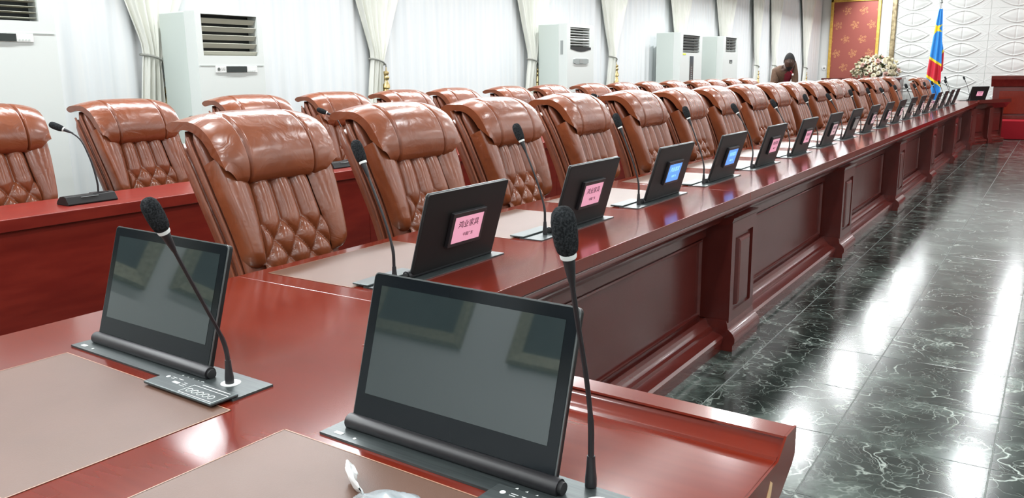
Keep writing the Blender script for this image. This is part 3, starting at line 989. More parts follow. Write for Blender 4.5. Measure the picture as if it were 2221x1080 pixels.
# flush socket cover and marks on the plate
mon_part('control_card', MB().box(0.070, 0.282, -0.090, -0.030, PLATE_T, PLATE_T + 0.006), M['black_metal'], None)
mon_part('slot', MB().box(-0.262, -0.244, -0.036, -0.028, PLATE_T, PLATE_T + 0.0008), M['white_mark'], None)
mon_part('screw', MB().lathe([(0.003, 0), (0.003, 0.001)], 8, (-0.215, -0.034, PLATE_T)), M['ring'], None)
mon_part('mic_socket', MB().lathe([(0.0, 0), (0.019, 0.0), (0.019, 0.0012), (0.0, 0.0012)], 20, (0.212, 0.004, PLATE_T)), M['ring'], 40)
bt_ = MB()
for k in range(5):
    x = 0.094 + k * 0.017
    y = -0.023 - 0.0005 * k
    if k < 4:
        bt_.add([(x, y, PLATE_T + 0.0004), (x + 0.006, y - 0.003, PLATE_T + 0.0004), (x + 0.004, y + 0.004, PLATE_T + 0.0004)], [(0, 1, 2)])
    else:
        bt_.tube([(x + 0.004 * math.cos(a * PI / 6), y + 0.004 * math.sin(a * PI / 6), PLATE_T + 0.0005) for a in range(13)], 0.0006, 4)
mon_part('key_marks', bt_, M['white_mark'], None)
cd = MB()
zc = PLATE_T + 0.0063
cd.box(0.124, 0.142, -0.064, -0.057, zc - 0.001, zc)
cd.lathe([(0.0045, 0), (0.0045, 0.0005)], 10, (0.092, -0.050, zc - 0.0003))
for k in range(5):
    c = (0.190 + 0.0165 * k, -0.070)
    cd.tube([(c[0] + 0.006 * math.cos(a * PI / 6), c[1] + 0.0065 * math.sin(a * PI / 6), zc) for a in range(13)], 0.0007, 4)
for (x0, x1, y0, y1) in ((0.176, 0.279, -0.0855, -0.0845), (0.176, 0.279, -0.0505, -0.0495), (0.176, 0.177, -0.0855, -0.0495), (0.278, 0.279, -0.0855, -0.0495), (0.190, 0.272, -0.042, -0.0405),
                         (0.122, 0.136, -0.047, -0.0455), (0.104, 0.116, -0.047, -0.046), (0.104, 0.114, -0.052, -0.051), (0.150, 0.164, -0.060, -0.059), (0.150, 0.166, -0.066, -0.065), (0.150, 0.160, -0.054, -0.053)):
    cd.box(x0, x1, y0, y1, zc - 0.0002, zc + 0.0003)
mon_part('card_marks', cd, M['white_mark'], None)


def monitor(loc, rz, label, screen=None, detail=False, group=None):
    t = thing('lift_monitor', label, 'monitor', (loc[0], loc[1], TZ + 0.0002), rz, group)
    ob('base_plate', MON['base_plate'], t)
    bar = ob('pivot_bar', MON['pivot_bar'], t)
    ob('pivot_cap', MON['pivot_cap'], bar)
    ob('shell', MON['shell'], t, bevel=0.0012)
    ob('edge_band', MON['edge_band'], t)
    bz = ob('bezel_glass', MON['bezel_glass'], t)
    ob('screen', MON['screen'], bz)
    cc = ob('control_card', MON['control_card'], t, bevel=0.0025)
    if detail:
        ob('mic_socket', MON['mic_socket'], t)
    if detail:
        ob('card_marks', MON['card_marks'], cc)
        ob('slot', MON['slot'], t)
        ob('screw', MON['screw'], t)
        ob('key_marks', MON['key_marks'], t)
    nb = ob('name_box', MON['name_box'], t, bevel=0.0015)
    if screen:
        ob('name_screen', MON['name_screen_' + screen], nb)
        th = math.radians(16.5)
        c = plane_pts((NB0 + NB1) / 2, (NH0 + NH1) / 2 + 0.014, 0.0250)
        ink = M['ink_blue'] if screen == 'blue' else M['ink']
        # back of the screen faces local +y: letters read from there
        rot = Matrix(((-1, 0, 0), (0, math.sin(th), math.cos(th)), (0, math.cos(th), -math.sin(th)))).transposed()
        cols = Matrix((Vector((-1, 0, 0)), Vector((0, math.sin(th), math.cos(th))), Vector((0, math.cos(th), -math.sin(th))))).transposed()
        if screen != 'offname':
            o1 = ob('name_text', text_mesh('\u9e3f\u4e1a\u5bb6\u5177', 0.026, ink, 'name_text'), nb)
            o1.matrix_local = Matrix.Translation(Vector(c)) @ cols.to_4x4()
            c2 = plane_pts((NB0 + NB1) / 2 - 0.006, (NH0 + NH1) / 2 - 0.020, 0.0250)
            o2 = ob('small_text', text_mesh('\u4e2d\u56fd\u5e7f\u4e1c', 0.013, ink, 'small_text'), nb)
            o2.matrix_local = Matrix.Translation(Vector(c2)) @ cols.to_4x4()
    return t


p1 = (-1.490, 0.963)
p2 = (-0.685, 0.929)
monitor(p1, ROT, 'black tabletop monitor with dark glass screen, left one of the two facing the camera', None, True)
monitor(p2, ROT, 'largest black tabletop monitor with dark glass screen, nearest at the table end', None, True)
SCR = ['pink', 'pink', 'blue', 'blue', 'pink', 'pink', 'pale', 'offname', 'pale', 'pale', 'pale', 'offname', 'pale', 'pale', 'offname', 'offname', 'offname', 'offname']
SCRN = {'pink': 'pink lit name screen', 'blue': 'blue lit name screen', 'pale': 'pale pink name screen', 'offname': 'grey unlit name screen'}
PXM = -1.527
for i in range(NSEAT):
    monitor((PXM, 1.925 + SP * i, 0), -PI / 2, 'black monitor seen from behind with %s, %s along the long row' % (SCRN[SCR[i]], ORD[i]), SCR[i], False, 'monitors in the long row')
fa = math.atan2(dirv.y, dirv.x)
fm = fr(0.62, -0.27, 0)
monitor((fm[0] - 0.12, fm[1] - 0.02), -2.25, 'black upright monitor with pink name screen alone on the far bend of the table', 'pink')

# ================================================================== MICROPHONES
FOAM = MB().lathe([(0.0, 0.0), (0.010, 0.0), (0.0135, 0.004), (0.0155, 0.014), (0.0165, 0.030), (0.0162, 0.046), (0.0140, 0.056), (0.0095, 0.062), (0.004, 0.0645), (0.0, 0.065)], 20)


def oriented(mb, p, d):
    """mesh data of mb turned so +z follows d, moved to p"""
    q = Vector((0, 0, 1)).rotation_difference(Vector(d).normalized()).to_matrix()
    o = MB()
    o.add([tuple(q @ Vector(v) + Vector(p)) for v in mb.v], mb.f)
    return o


def mic_meshes(curve, tag_, k=1.0):
    pts = spline(curve, 26)
    d = (pts[-1] - pts[-2]).normalized()
    e = pts[-1]
    r = {}
    n = len(pts)
    r['collar'] = MB().lathe([(0.0085, 0.0), (0.0085, 0.012), (0.0066, 0.03), (0.0058, 0.046), (0.0, 0.046)], 12, curve[0]).mesh('collar', M['black'], 40)
    r['gooseneck'] = MB().tube(pts, [0.0046 if i < 11 else 0.0036 for i in range(n)], 8).mesh('gooseneck', M['black'], 40)
    r['taper'] = oriented(MB().lathe([(0.0036, -0.045), (0.0052, -0.035), (0.0085, -0.006), (0.0085, 0.0), (0.0, 0.0)], 12), e, d).mesh('taper', M['black'], 40)
    r['ring'] = oriented(MB().lathe([(0.0, -0.004), (0.0105, -0.004), (0.0112, 0.0), (0.0105, 0.003), (0.0, 0.003)], 16), e, d).mesh('ring', M['ring'], 40)
    r['windscreen'] = oriented(FOAM, e + d * 0.002, d).mesh('windscreen', M['foam'], 179)
    return r


def mic(loc, rz, label, meshes, group=None):
    t = thing('gooseneck_microphone', label, 'microphone', (loc[0], loc[1], TZ + 0.0055), rz, group)
    for k_, me in meshes.items():
        ob(k_, me, t)
    return t


m1 = mic_meshes([(0, 0, 0), (0.0, 0.0, 0.05), (-0.003, -0.006, 0.09), (0.002, -0.035, 0.15), (0.004, -0.075, 0.235), (0.006, -0.112, 0.315)], 'a')
b1 = nr(-1.280, 0.965, 0)
mic((-1.279, 0.958), 0, 'black gooseneck microphone leaning across the left facing screen', m1)
m2 = mic_meshes([(0, 0, 0), (0, 0.0, 0.05), (0.0, -0.002, 0.10), (-0.001, -0.015, 0.17), (-0.001, -0.042, 0.26), (-0.001, -0.066, 0.348)], 'b')
mic((-0.504, 0.965), 0, 'black gooseneck microphone beside the right edge of the nearest screen', m2)
rowA = mic_meshes([(0, 0, 0), (0, 0, 0.05), (-0.003, 0, 0.10), (-0.028, 0, 0.18), (-0.064, 0, 0.265), (-0.095, 0, 0.335)], 'c')
rowB = mic_meshes([(0, 0, 0), (0.003, 0, 0.05), (0.004, 0, 0.10), (-0.018, 0.01, 0.18), (-0.062, 0.012, 0.26), (-0.105, 0.012, 0.325)], 'd')
for i in range(NSEAT):
    me = rowB if i in (4, 5, 7, 10, 13) else rowA
    mic((PXM, 1.925 + SP * i - 0.205 + (0.0 if i < 1 else 0.02)), random.uniform(-0.06, 0.06), 'black gooseneck microphone beside the %s monitor of the long row' % ORD[i], me, 'microphones in the long row')
far_m = mic_meshes([(0, 0, 0), (0, 0, 0.06), (-0.02, 0, 0.14), (-0.06, 0, 0.26), (-0.11, 0, 0.37)], 'e')
mic((-1.40, 17.2), 0.0, 'thin black microphone left of the lone far monitor', far_m, 'microphones on the far bend')
mic((-1.70, 17.2), 0.0, 'thin black microphone in front of the flag on the far bend', far_m, 'microphones on the far bend')

# back row microphones on wedge bases
BASE = MB().prism([(-0.05, 0.0), (-0.052, 0.006), (-0.03, 0.038), (-0.008, 0.043), (0.02, 0.038), (0.045, 0.018), (0.052, 0.004), (0.05, 0.0)], lambda x, z: (-x, -0.122, z), lambda x, z: (-x, 0.122, z)).mesh('base', M['housing'], 45)
BTOP = MB().box(-0.018, 0.022, 0.02, 0.095, 0.0395, 0.0425).mesh('key_pad', M['black'], None)
BSTR = MB().box(0.026, 0.040, -0.05, 0.035, 0.034, 0.0352).mesh('print_strip', M['edge'], None)
nk = {}
for nm_, cv in (('l', [(0, 0.055, 0.03), (0.002, 0.055, 0.09), (-0.012, 0.045, 0.19), (-0.034, 0.022, 0.285), (-0.060, -0.005, 0.325), (-0.088, -0.028, 0.343)]),
                ('r', [(0, 0.055, 0.03), (0.0, 0.06, 0.09), (-0.01, 0.07, 0.19), (-0.03, 0.05, 0.28), (-0.06, 0.0, 0.33), (-0.09, -0.045, 0.345)])):
    nk[nm_] = mic_meshes(cv, nm_)
heads = [2.20, 2.98, 3.90, 4.36, 5.50, 6.10, 7.15, 7.65, 8.76, 9.39, 10.5, 10.95, 12.1, 12.65, 13.7]
for i, yy in enumerate(heads):
    t = thing('desk_microphone', 'black wedge-based desk microphone, %s from the near end on the back row table' % ORD[i], 'microphone', (-3.84, yy - 0.03, TZ + 0.0005), 0, 'desk microphones on the back row')
    ob('base', BASE, t, bevel=0.003)
    ob('key_pad', BTOP, t)
    ob('print_strip', BSTR, t, rot=(0, math.radians(22), 0), loc=(-0.012, 0, 0.014))
    for k_, me in nk['l' if i % 2 == 0 else 'r'].items():
        if k_ != 'collar':
            ob(k_, me, t)

# ================================================================== CHAIRS
FC = spline([(-0.232, 0.44, 0), (-0.250, 0.55, 0), (-0.278, 0.68, 0), (-0.315, 0.82, 0), (-0.362, 0.95, 0), (-0.410, 1.06, 0)], 64)


def fc(s):
    t = min(max(s, 0), 1) * 63
    i = min(int(t), 62)
    f = t - i
    p = FC[i] * (1 - f) + FC[i + 1] * f
    d = (FC[i + 1] - FC[i]).normalized()
    return p.x, p.y, Vector((d.y, -d.x))                     # y, z, forward normal (y,z)


KX = 0.85


def hw(z):
    return KX * float(np.interp(z, [0.44, 0.55, 0.75, 0.95, 1.06, 1.2], [0.225, 0.236, 0.256, 0.284, 0.292, 0.29]))


def cw(z):
    return KX * float(np.interp(z, [0.44, 0.6, 0.75, 0.9, 1.06], [0.205, 0.195, 0.178, 0.160, 0.150]))


ZT = 0.850


def quilt(u, v):
    s = v
    y, z, n = fc(s)
    x = (u - 0.5) * 2 * cw(z)
    a = u * 3
    if z > ZT:
        p = q = a
    else:
        b = (ZT - z) / 0.064
        p, q = a + b / 2, a - b / 2
    w_ = abs(math.sin(PI * p) * math.sin(PI * q)) ** 0.32
    e = min(1, min(u, 1 - u) / 0.05) ** 0.5
    d = 0.002 + 0.036 * w_ * (0.3 + 0.7 * e)
    if z > ZT:
        d *= 1 - 0.25 * smoothstep(0.93, 1.05, z)
    return (x, y + n.x * d, z + n.y * d)


def bolster(sign):
    def f(u, v):
        y, z, n = fc(0.44 + 0.56 * v)
        end = math.sqrt(max(0, 1 - (1 - min(1, v / 0.14)) ** 2))
        c, h = cw(z), hw(z)
        h = c + (h - c) * (0.35 + 0.65 * end)
        if u < 0.78:
            q = u / 0.78
            x = c + (h - c) * (q if q < 1 else 1)
            d = 0.047 * (math.sin(PI * (0.04 + 0.70 * q))) ** 0.55 * end
        else:
            q = (u - 0.78) / 0.22
            x = h + 0.006 * math.sin(PI * q)
            d0 = 0.047 * (math.sin(PI * 0.74)) ** 0.55 * end
            d = d0 - (d0 + 0.03) * q
        return (sign * x, y + n.x * d, z + n.y * d)
    return f


HP = spline([(-0.398, 0.985, 0), (-0.352, 0.986, 0), (-0.326, 1.012, 0), (-0.322, 1.06, 0), (-0.338, 1.112, 0), (-0.372, 1.165, 0), (-0.420, 1.203, 0), (-0.475, 1.222, 0), (-0.530, 1.222, 0),
             (-0.578, 1.210, 0), (-0.618, 1.190, 0), (-0.590, 1.172, 0), (-0.53, 1.182, 0), (-0.47, 1.172, 0), (-0.422, 1.140, 0), (-0.385, 1.09, 0), (-0.375, 1.03, 0), (-0.398, 0.992, 0)], 88)


def headrest(u, v):
    s = (u - 0.5) * 2
    a = abs(s)
    t0 = 0.155 * smoothstep(0.50, 1.0, a)
    t1 = 1 - 0.13 * smoothstep(0.50, 1.0, a)
    t = (t0 + (t1 - t0) * v) * 87
    i = min(int(t), 86)
    p = HP[i] * (1 - (t - i)) + HP[i + 1] * (t - i)
    ce = Vector((-0.46, 1.085, 0))
    sh = 0.10 * a ** 6 + 0.12 * math.exp(-((a - 0.56) / 0.020) ** 2) * (1 if v < 0.55 else 0)
    if v < 0.06:
        sh *= v / 0.06
    front = 1 - smoothstep(0.42, 0.56, v)
    p = p + (ce - p) * sh * front
    p = p - Vector((0, 0.016 * a ** 2.4, 0)) * (1 if v > 0.15 else v / 0.15)
    x = KX * s * (0.296 + 0.010 * math.sin(PI * min(1, v * 1.6)))
    return (x, p.x, p.y)


def sweep_slab(path, hwf, th, off, nexp=5.0, m=22, taper=0.10):
    rings = []
    n = len(path)
    for i in range(n):
        y, z, nn = path[i]
        s = i / (n - 1)
        e = min(s, 1 - s) / taper
        k = math.sqrt(max(0.02, 1 - (1 - min(1, e)) ** 2))
        ring = []
        for j in range(m):
            a = 2 * PI * j / m
            ca, sa = math.cos(a), math.sin(a)
            X = hwf(z) * (0.93 + 0.07 * k) * math.copysign(abs(ca) ** (2 / nexp), ca)
            D = th / 2 * k * math.copysign(abs(sa) ** (2 / nexp), sa) - off
            ring.append((X, y + nn.x * D, z + nn.y * D))
        rings.append(ring)
    return MB().loops(rings)


def path_to(s0, s1, n=20, ext=0.0):
    out = []
    for i in range(n):
        s = s0 + (s1 - s0) * i / (n - 1)
        if s <= 1:
            out.append(fc(s))
        else:
            y, z, nn = fc(1)
            out.append((y - 0.50 * (s - 1) * 0.62, z + 0.86 * (s - 1) * 0.62, nn))
    return out


CH = {}
CH['quilted_panel'] = MB().grid(quilt, 73, 100).mesh('quilted_panel', M['leather'], 179)
CH['bolster_l'] = MB().grid(bolster(-1), 22, 48).mesh('side_bolster', M['leather'], 179)
CH['bolster_r'] = MB().grid(bolster(1), 22, 48).mesh('side_bolster', M['leather'], 179)
hb = MB().grid(headrest, 121, 88)
nv_ = 121
for col in (0, 120):
    loop = tuple(j * nv_ + col for j in range(88))
    hb.f.append(loop if col == 0 else loop[::-1])
CH['headrest'] = hb.mesh('headrest', M['leather'], 50)
CH['front_layer'] = sweep_slab(path_to(0.0, 1.22), lambda z: hw(z) - 0.003, 0.046, 0.028).mesh('cushion_layer', M['leather_side'], 60)
CH['middle_layer'] = sweep_slab(path_to(0.0, 1.24), lambda z: hw(z) - 0.006, 0.044, 0.074).mesh('cushion_layer', M['leather_side'], 60)
CH['back_shell'] = sweep_slab(path_to(-0.0, 1.20), lambda z: hw(z) - 0.012, 0.066, 0.130, taper=0.12).mesh('back_shell', M['leather_side'], 60)
for nm, sg, off, s1 in (('pipe_a', -1, 0.051, 1.19), ('pipe_b', 1, 0.051, 1.19), ('pipe_c', -1, 0.097, 1.20), ('pipe_d', 1, 0.097, 1.20)):
    pts = [(sg * (hw(z) - 0.004), y - nn.x * off, z - nn.y * off) for (y, z, nn) in path_to(0.03, s1, 24)]
    CH[nm] = MB().tube(pts, 0.0055, 6).mesh('piping', M['piping'], 60)
pth = [(-0.27, 0.60), (-0.24, 0.635), (-0.16, 0.660), (-0.05, 0.664), (0.05, 0.655), (0.095, 0.625)]


def arm_mesh(sg):
    pts = spline([(p[0], p[1], 0) for p in pth], 20)
    rings = []
    for i, p in enumerate(pts):
        d = (pts[min(i + 1, 19)] - pts[max(i - 1, 0)]).normalized()
        nn = Vector((-d.y, d.x))
        s = i / 19
        k = math.sqrt(max(0.05, 1 - (1 - min(1, min(s, 1 - s) / 0.12)) ** 2))
        ring = []
        for j in range(14):
            a = 2 * PI * j / 14
            ca, sa = math.cos(a), math.sin(a)
            X = sg * 0.272 + 0.034 * k * math.copysign(abs(ca) ** 0.7, ca)
            D = 0.022 * k * math.copysign(abs(sa) ** 0.7, sa)
            ring.append((X, p.x + nn.x * D, p.y + nn.y * D))
        rings.append(ring)
    return MB().loops(rings).mesh('armrest', M['leather'], 60)


def armleg_mesh(sg):
    return MB().tube(spline([(sg * 0.272, 0.02, 0.645), (sg * 0.279, 0.05, 0.56), (sg * 0.265, 0.02, 0.47), (sg * 0.22, -0.02, 0.43)], 12), 0.018, 8).mesh('arm_support', M['wood_dark'], 60)


CH['arm_l'], CH['arm_r'] = arm_mesh(-1), arm_mesh(1)
CH['armleg_l'], CH['armleg_r'] = armleg_mesh(-1), armleg_mesh(1)


def seat_mesh():
    rings = []
    for i in range(16):
        s = i / 15
        y = -0.27 + 0.43 * s
        k = math.sqrt(max(0.04, 1 - (1 - min(1, min(s, 1 - s) / 0.14)) ** 2))
        ring = []
        for j in range(24):
            a = 2 * PI * j / 24
            ca, sa = math.cos(a), math.sin(a)
            ring.append((0.232 * (0.9 + 0.1 * k) * math.copysign(abs(ca) ** 0.35, ca), y, 0.475 - 0.02 * s ** 3 + 0.055 * k * math.copysign(abs(sa) ** 0.45, sa)))
        rings.append(ring)
    return MB().loops(rings).mesh('seat', M['leather'], 60)


CH['seat'] = seat_mesh()
CH['mechanism'] = MB().box(-0.10, 0.10, -0.16, 0.12, 0.38, 0.425).mesh('tilt_plate', M['black'], None)
CH['column'] = MB().lathe([(0.028, 0.10), (0.028, 0.26), (0.02, 0.26), (0.02, 0.385)], 14).mesh('gas_column', M['chrome'], 40)
lg = MB()
for k in range(5):
    a = 2 * PI * k / 5 + 0.3
    ca, sa = math.cos(a), math.sin(a)
    lg = MB()
    lg.loops([[(ca * r - sa * w_, sa * r + ca * w_, z) for (w_, z) in ((-hwid, zt - t_), (hwid, zt - t_), (hwid, zt), (-hwid, zt))] for r, hwid, zt, t_ in ((0.02, 0.03, 0.14, 0.05), (0.18, 0.024, 0.115, 0.035), (0.30, 0.017, 0.085, 0.02))])
    CH['leg_%d' % k] = lg.mesh('base_leg', M['wood_dark'], 40)
    c_ = MB()
    for off in (-0.018, 0.018):
        cx_, cy_ = ca * 0.295, sa * 0.295
        ring0, ring1 = [], []
        for j in range(12):
            b = 2 * PI * j / 12
            px_, pz_ = 0.029 * math.cos(b), 0.03 + 0.029 * math.sin(b)
            ring0.append((cx_ + ca * px_ - sa * (off - 0.007), cy_ + sa * px_ + ca * (off - 0.007), pz_))
            ring1.append((cx_ + ca * px_ - sa * (off + 0.007), cy_ + sa * px_ + ca * (off + 0.007), pz_))
        c_.loops([ring0, ring1])
    c_.tube([(ca * 0.295, sa * 0.295, 0.03), (ca * 0.295, sa * 0.295, 0.08)], 0.008, 6)
    CH['caster_%d' % k] = c_.mesh('caster', M['rubber'], 40)


def chair(loc, rz, label, group):
    t = thing('executive_chair', label, 'chair', loc, rz, group)
    br = ob('backrest', CH['back_shell'], t)
    ob('quilted_panel', CH['quilted_panel'], br)
    ob('side_bolster', CH['bolster_l'], br)
    ob('side_bolster', CH['bolster_r'], br)
    ob('cushion_layer', CH['front_layer'], br)
    ob('cushion_layer', CH['middle_layer'], br)
    for nm in ('pipe_a', 'pipe_b', 'pipe_c', 'pipe_d'):
        ob('piping', CH[nm], br)
    ob('headrest', CH['headrest'], t)
    ob('seat', CH['seat'], t)
    for s in 'lr':
        a = ob('armrest', CH['arm_' + s], t)
        ob('arm_support', CH['armleg_' + s], a)
    ob('tilt_plate', CH['mechanism'], t)
    ob('gas_column', CH['column'], t)
    for k in range(5):
        l = ob('base_leg', CH['leg_%d' % k], t)
        ob('caster', CH['caster_%d' % k], l)
    return t


CX1 = -1.92
ch1 = [2.03, 2.79, 3.56, 4.37, 5.15, 5.94, 6.68, 7.56, 8.33, 8.98, 9.75, 10.67, 11.25, 11.95, 13.2, 13.9, 15.0]
for i, y in enumerate(ch1):
    y -= 0.045
    chair((CX1 + (random.uniform(-0.02, 0.02) if i else 0), y, 0), -PI / 2 + random.uniform(-0.03, 0.03), 'brown leather executive chair, %s from the near end at the conference table' % ORD[i], 'chairs at the conference table')
CX2 = -3.92
ch2 = [2.02, 2.83, 3.64, 4.44, 5.17, 5.92, 6.70, 7.52, 8.41, 9.15, 9.97, 10.77, 11.58, 12.33, 13.15, 13.95]
for i, y in enumerate(ch2):
    y -= 0.045
    chair((CX2 + random.uniform(-0.03, 0.03), y, 0), -PI / 2 + (random.uniform(-0.06, 0.06)), 'brown leather executive chair, %s from the near end at the back row table' % ORD[i], 'chairs at the back row table')
lone = chair((-1.95, 18.1, 0), -PI / 2 - 0.25, 'lone brown leather executive chair left of the flag beyond the table end', None)
lone.scale = (0.92, 0.92, 0.96)

# ================================================================== FAR END
sb = thing('sideboard', 'dark red wooden sideboard against the far wall under the brocade panel', 'sideboard', (-4.75, 25.3, 0))
MB().box(-1.0, 1.0, -0.33, 0.33, 0.0, 1.06).build('body', M['wood_panel'], sb, bevel=0.006)
MB().box(-1.05, 1.05, -0.38, 0.36, 1.06, 1.11).build('top', M['wood_dark'], sb, bevel=0.008)
for xx in (-0.5, 0.5):
    MB().box(xx - 0.45, xx + 0.45, -0.345, -0.33, 0.1, 0.98).build('door', M['wood'], sb, bevel=0.006)

fl = thing('flower_arrangement', 'wide arrangement of cream roses with dark leaves on the far sideboard', 'flowers', (-4.45, 25.25, 1.112))
MB().lathe([(0.0, 0), (0.11, 0.0), (0.15, 0.06), (0.12, 0.12), (0.0, 0.12)], 18).build('bowl', M['gold_dull'], fl)
rose = MB()
for k in range(5):
    r_ = 0.5 - 0.085 * k
    for j in range(5):
        a0 = j * 2 * PI / 5 + k * 0.65

        def pet(u, v, a0=a0, r_=r_, k=k):
            a = a0 + (u - 0.5) * 1.5
            rr = r_ * (0.25 + 0.75 * v ** 0.8) * (1 - 0.12 * (2 * u - 1) ** 2)
            return (rr * math.cos(a), rr * math.sin(a), 0.12 * k * 0.55 + 0.30 * v - 0.10 * v * v * (4 - k) / 2)
        rose.grid(pet, 5, 4)
rose_me = rose.mesh('rose', M['petal'], 179)
rose_p = rose.mesh('rose', M['petal_pink'], 179)
leaf_me = MB().grid(lambda u, v: ((u - 0.5) * 0.55 * math.sin(PI * min(1, v * 0.96 + 0.02)), v, 0.12 * math.sin(PI * v) + 0.15 * abs(u - 0.5)), 5, 7).mesh('leaf', M['leaf'], 179)
ga = PI * (3 - math.sqrt(5))
for k in range(95):
    f = (k + 0.5) / 95
    ph = math.acos(1 - f * 1.02)
    th = k * ga
    d = Vector((math.sin(ph) * math.cos(th), math.sin(ph) * math.sin(th), math.cos(ph)))
    rr = random.uniform(0.86, 1.08)
    pos = Vector((d.x * 0.60 * rr, d.y * 0.34 * rr, 0.05 + d.z * 0.52 * rr))
    o = ob('rose', rose_p if k % 9 == 5 else rose_me, fl, loc=pos)
    o.rotation_euler = d.to_track_quat('Z', 'Y').to_euler()
    s = random.uniform(0.11, 0.17)
    o.scale = (s, s, s)
for k in range(70):
    ph = math.acos(1 - random.random() * 1.05)
    th = random.uniform(0, 2 * PI)
    d = Vector((math.sin(ph) * math.cos(th), math.sin(ph) * math.sin(th), math.cos(ph)))
    o = ob('leaf', leaf_me, fl, loc=(d.x * 0.50, d.y * 0.28, 0.05 + d.z * 0.42))
    o.rotation_euler = d.to_track_quat('Y', 'Z').to_euler()
    s = random.uniform(0.13, 0.20)
    o.scale = (s, s, s)

# flag on its pole
fg = thing('flag_on_pole', 'sky blue flag with red diagonal band, yellow borders and star hanging on a pole', 'flag', (-2.56, 22.0, 0))
MB().lathe([(0.0, 0), (0.2, 0.0), (0.2, 0.03), (0.08, 0.06), (0.03, 0.09), (0.0, 0.09)], 20).build('stand', M['gold_dull'], fg)
MB().tube([(0, 0, 0.05), (0, 0, 2.80)], 0.014, 10).build('pole', M['chrome'], fg)
MB().lathe([(0.0, 2.80), (0.024, 2.805), (0.03, 2.83), (0.014, 2.85), (0.02, 2.87), (0.0, 2.91)], 12).build('finial', M['logo'], fg)
FZT, FZB = 2.68, 0.62


def flagpt(u, v):
    z = FZT - v * (FZT - FZB)
    wl = 0.03 + 0.16 * v ** 0.75
    wr = 0.045 + 0.14 * v ** 0.9
    x = -wl + (wl + wr) * u
    y = -0.05 - 0.035 * math.sin(u * 13 + 1.5 * v) * (0.3 + v) - 0.03 * v * math.sin(u * 6)
    return (x - 0.02 * v, y, z)


def flagcol(x, z, u):
    # star
    sx, sz = x + 0.055, z - 2.245
    sx *= 0.95
    r = math.hypot(sx, sz)
    a = (math.atan2(sx, sz) + 0.35 + 4 * PI + PI / 5) % (2 * PI / 5) - PI / 5
    ro_, ri_ = 0.15, 0.060
    bb = (1 / ri_ - math.cos(PI / 5) / ro_) / math.sin(PI / 5)
    if r * (math.cos(a) / ro_ + abs(math.sin(a)) * bb) < 1:
        return 2
    line = lambda z0, z1: z0 + (z1 - z0) * u
    t1, t2 = line(1.62, 1.44), line(1.21, 0.98)
    if z > t1:
        return 0
    if z > t1 - 0.055:
        return 2
    if z > t2:
        return 1
    if z > t2 - 0.065:
        return 2
    return 0


NU, NV = 60, 190
fb = MB().grid(flagpt, NU, NV)
fme = fb.mesh('flag_cloth', [M['flag_blue'], M['flag_red'], M['flag_yellow']], 179)
for pi_, p in enumerate(fme.polygons):
    j, i = divmod(pi_, NU - 1)
    c = flagpt((i + 0.5) / (NU - 1), (j + 0.5) / (NV - 1))
    p.material_index = flagcol(c[0], c[2], (i + 0.5) / (NU - 1))
ob('flag_cloth', fme, fg)
fold = MB().grid(lambda u, v: (0.06 + 0.075 * u * min(1, v * 2.2) + 0.02 * v, 0.03 + 0.02 * math.sin(u * 6), 1.95 - v * 0.75 + 0.1 * u), 12, 40)
fo = fold.mesh('back_fold', [M['flag_blue'], M['flag_yellow'], M['flag_red']], 179)
for pi_, p in enumerate(fo.polygons):
    j = pi_ // 11
    p.material_index = 0 if j < 14 else (1 if j < 17 else 2)
ob('back_fold', fo, fg)

# stage and rostrum at right
st = struct(MB().box(-1.3, 7.3, 18.5, YF - 0.02, 0, 0.36).build('trim_3', M['carpet'], smooth=None, bevel=0.02))
ro = thing('rostrum', 'dark red wooden rostrum with overhanging top on the carpeted stage', 'rostrum', (0.6, 19.3, 0.361))
MB().box(-1.76, 1.6, -0.30, 0.5, 0.0, 0.62).build('body', M['wood_panel'], ro, bevel=0.01)
MB().prism([(-0.32, 0.62), (-0.36, 0.70), (-0.42, 0.76), (-0.43, 0.83), (0.6, 0.83), (0.6, 0.62)], lambda y, z: (-1.80, y, z), lambda y, z: (1.64, y, z)).build('top', M['wood_dark'], ro, bevel=0.006)
for xx in (-1.2, -0.1, 1.0):
    MB().box(xx - 0.45, xx + 0.45, -0.32, -0.30, 0.10, 0.54).build('front_panel', M['wood'], ro, bevel=0.008)
MB().box(-1.78, 1.62, -0.33, -0.30, 0.0, 0.07).build('plinth', M['wood_dark'], ro, bevel=0.004)

# ================================================================== PLASTIC-WRAPPED ITEM ON THE NEAR MAT
bg = thing('plastic_bag', 'knotted cloudy plastic bag with a dark device inside, on the near writing mat', 'bag', (-0.80, 0.785, TZ + 0.0015), math.radians(-24))


def bagpt(u, v):
    a = 2 * PI * u
    L = v * 0.27
    r = float(np.interp(v, [0, 0.04, 0.12, 0.25, 0.5, 0.85, 0.97, 1.0], [0.009, 0.012, 0.028, 0.045, 0.055, 0.052, 0.03, 0.005]))
    wob = 1 + 0.10 * math.sin(5 * a + 9 * v) + 0.07 * math.sin(9 * a - 17 * v) + 0.05 * math.sin(14 * a + 23 * v)
    hh = r * 0.42
    return (0.040 + L, r * wob * math.cos(a), max(0.0, hh * 0.92 + hh * wob * math.sin(a)))


MB().grid(bagpt, 60, 48, True).build('bag', M['plastic_bag'], bg, 179)


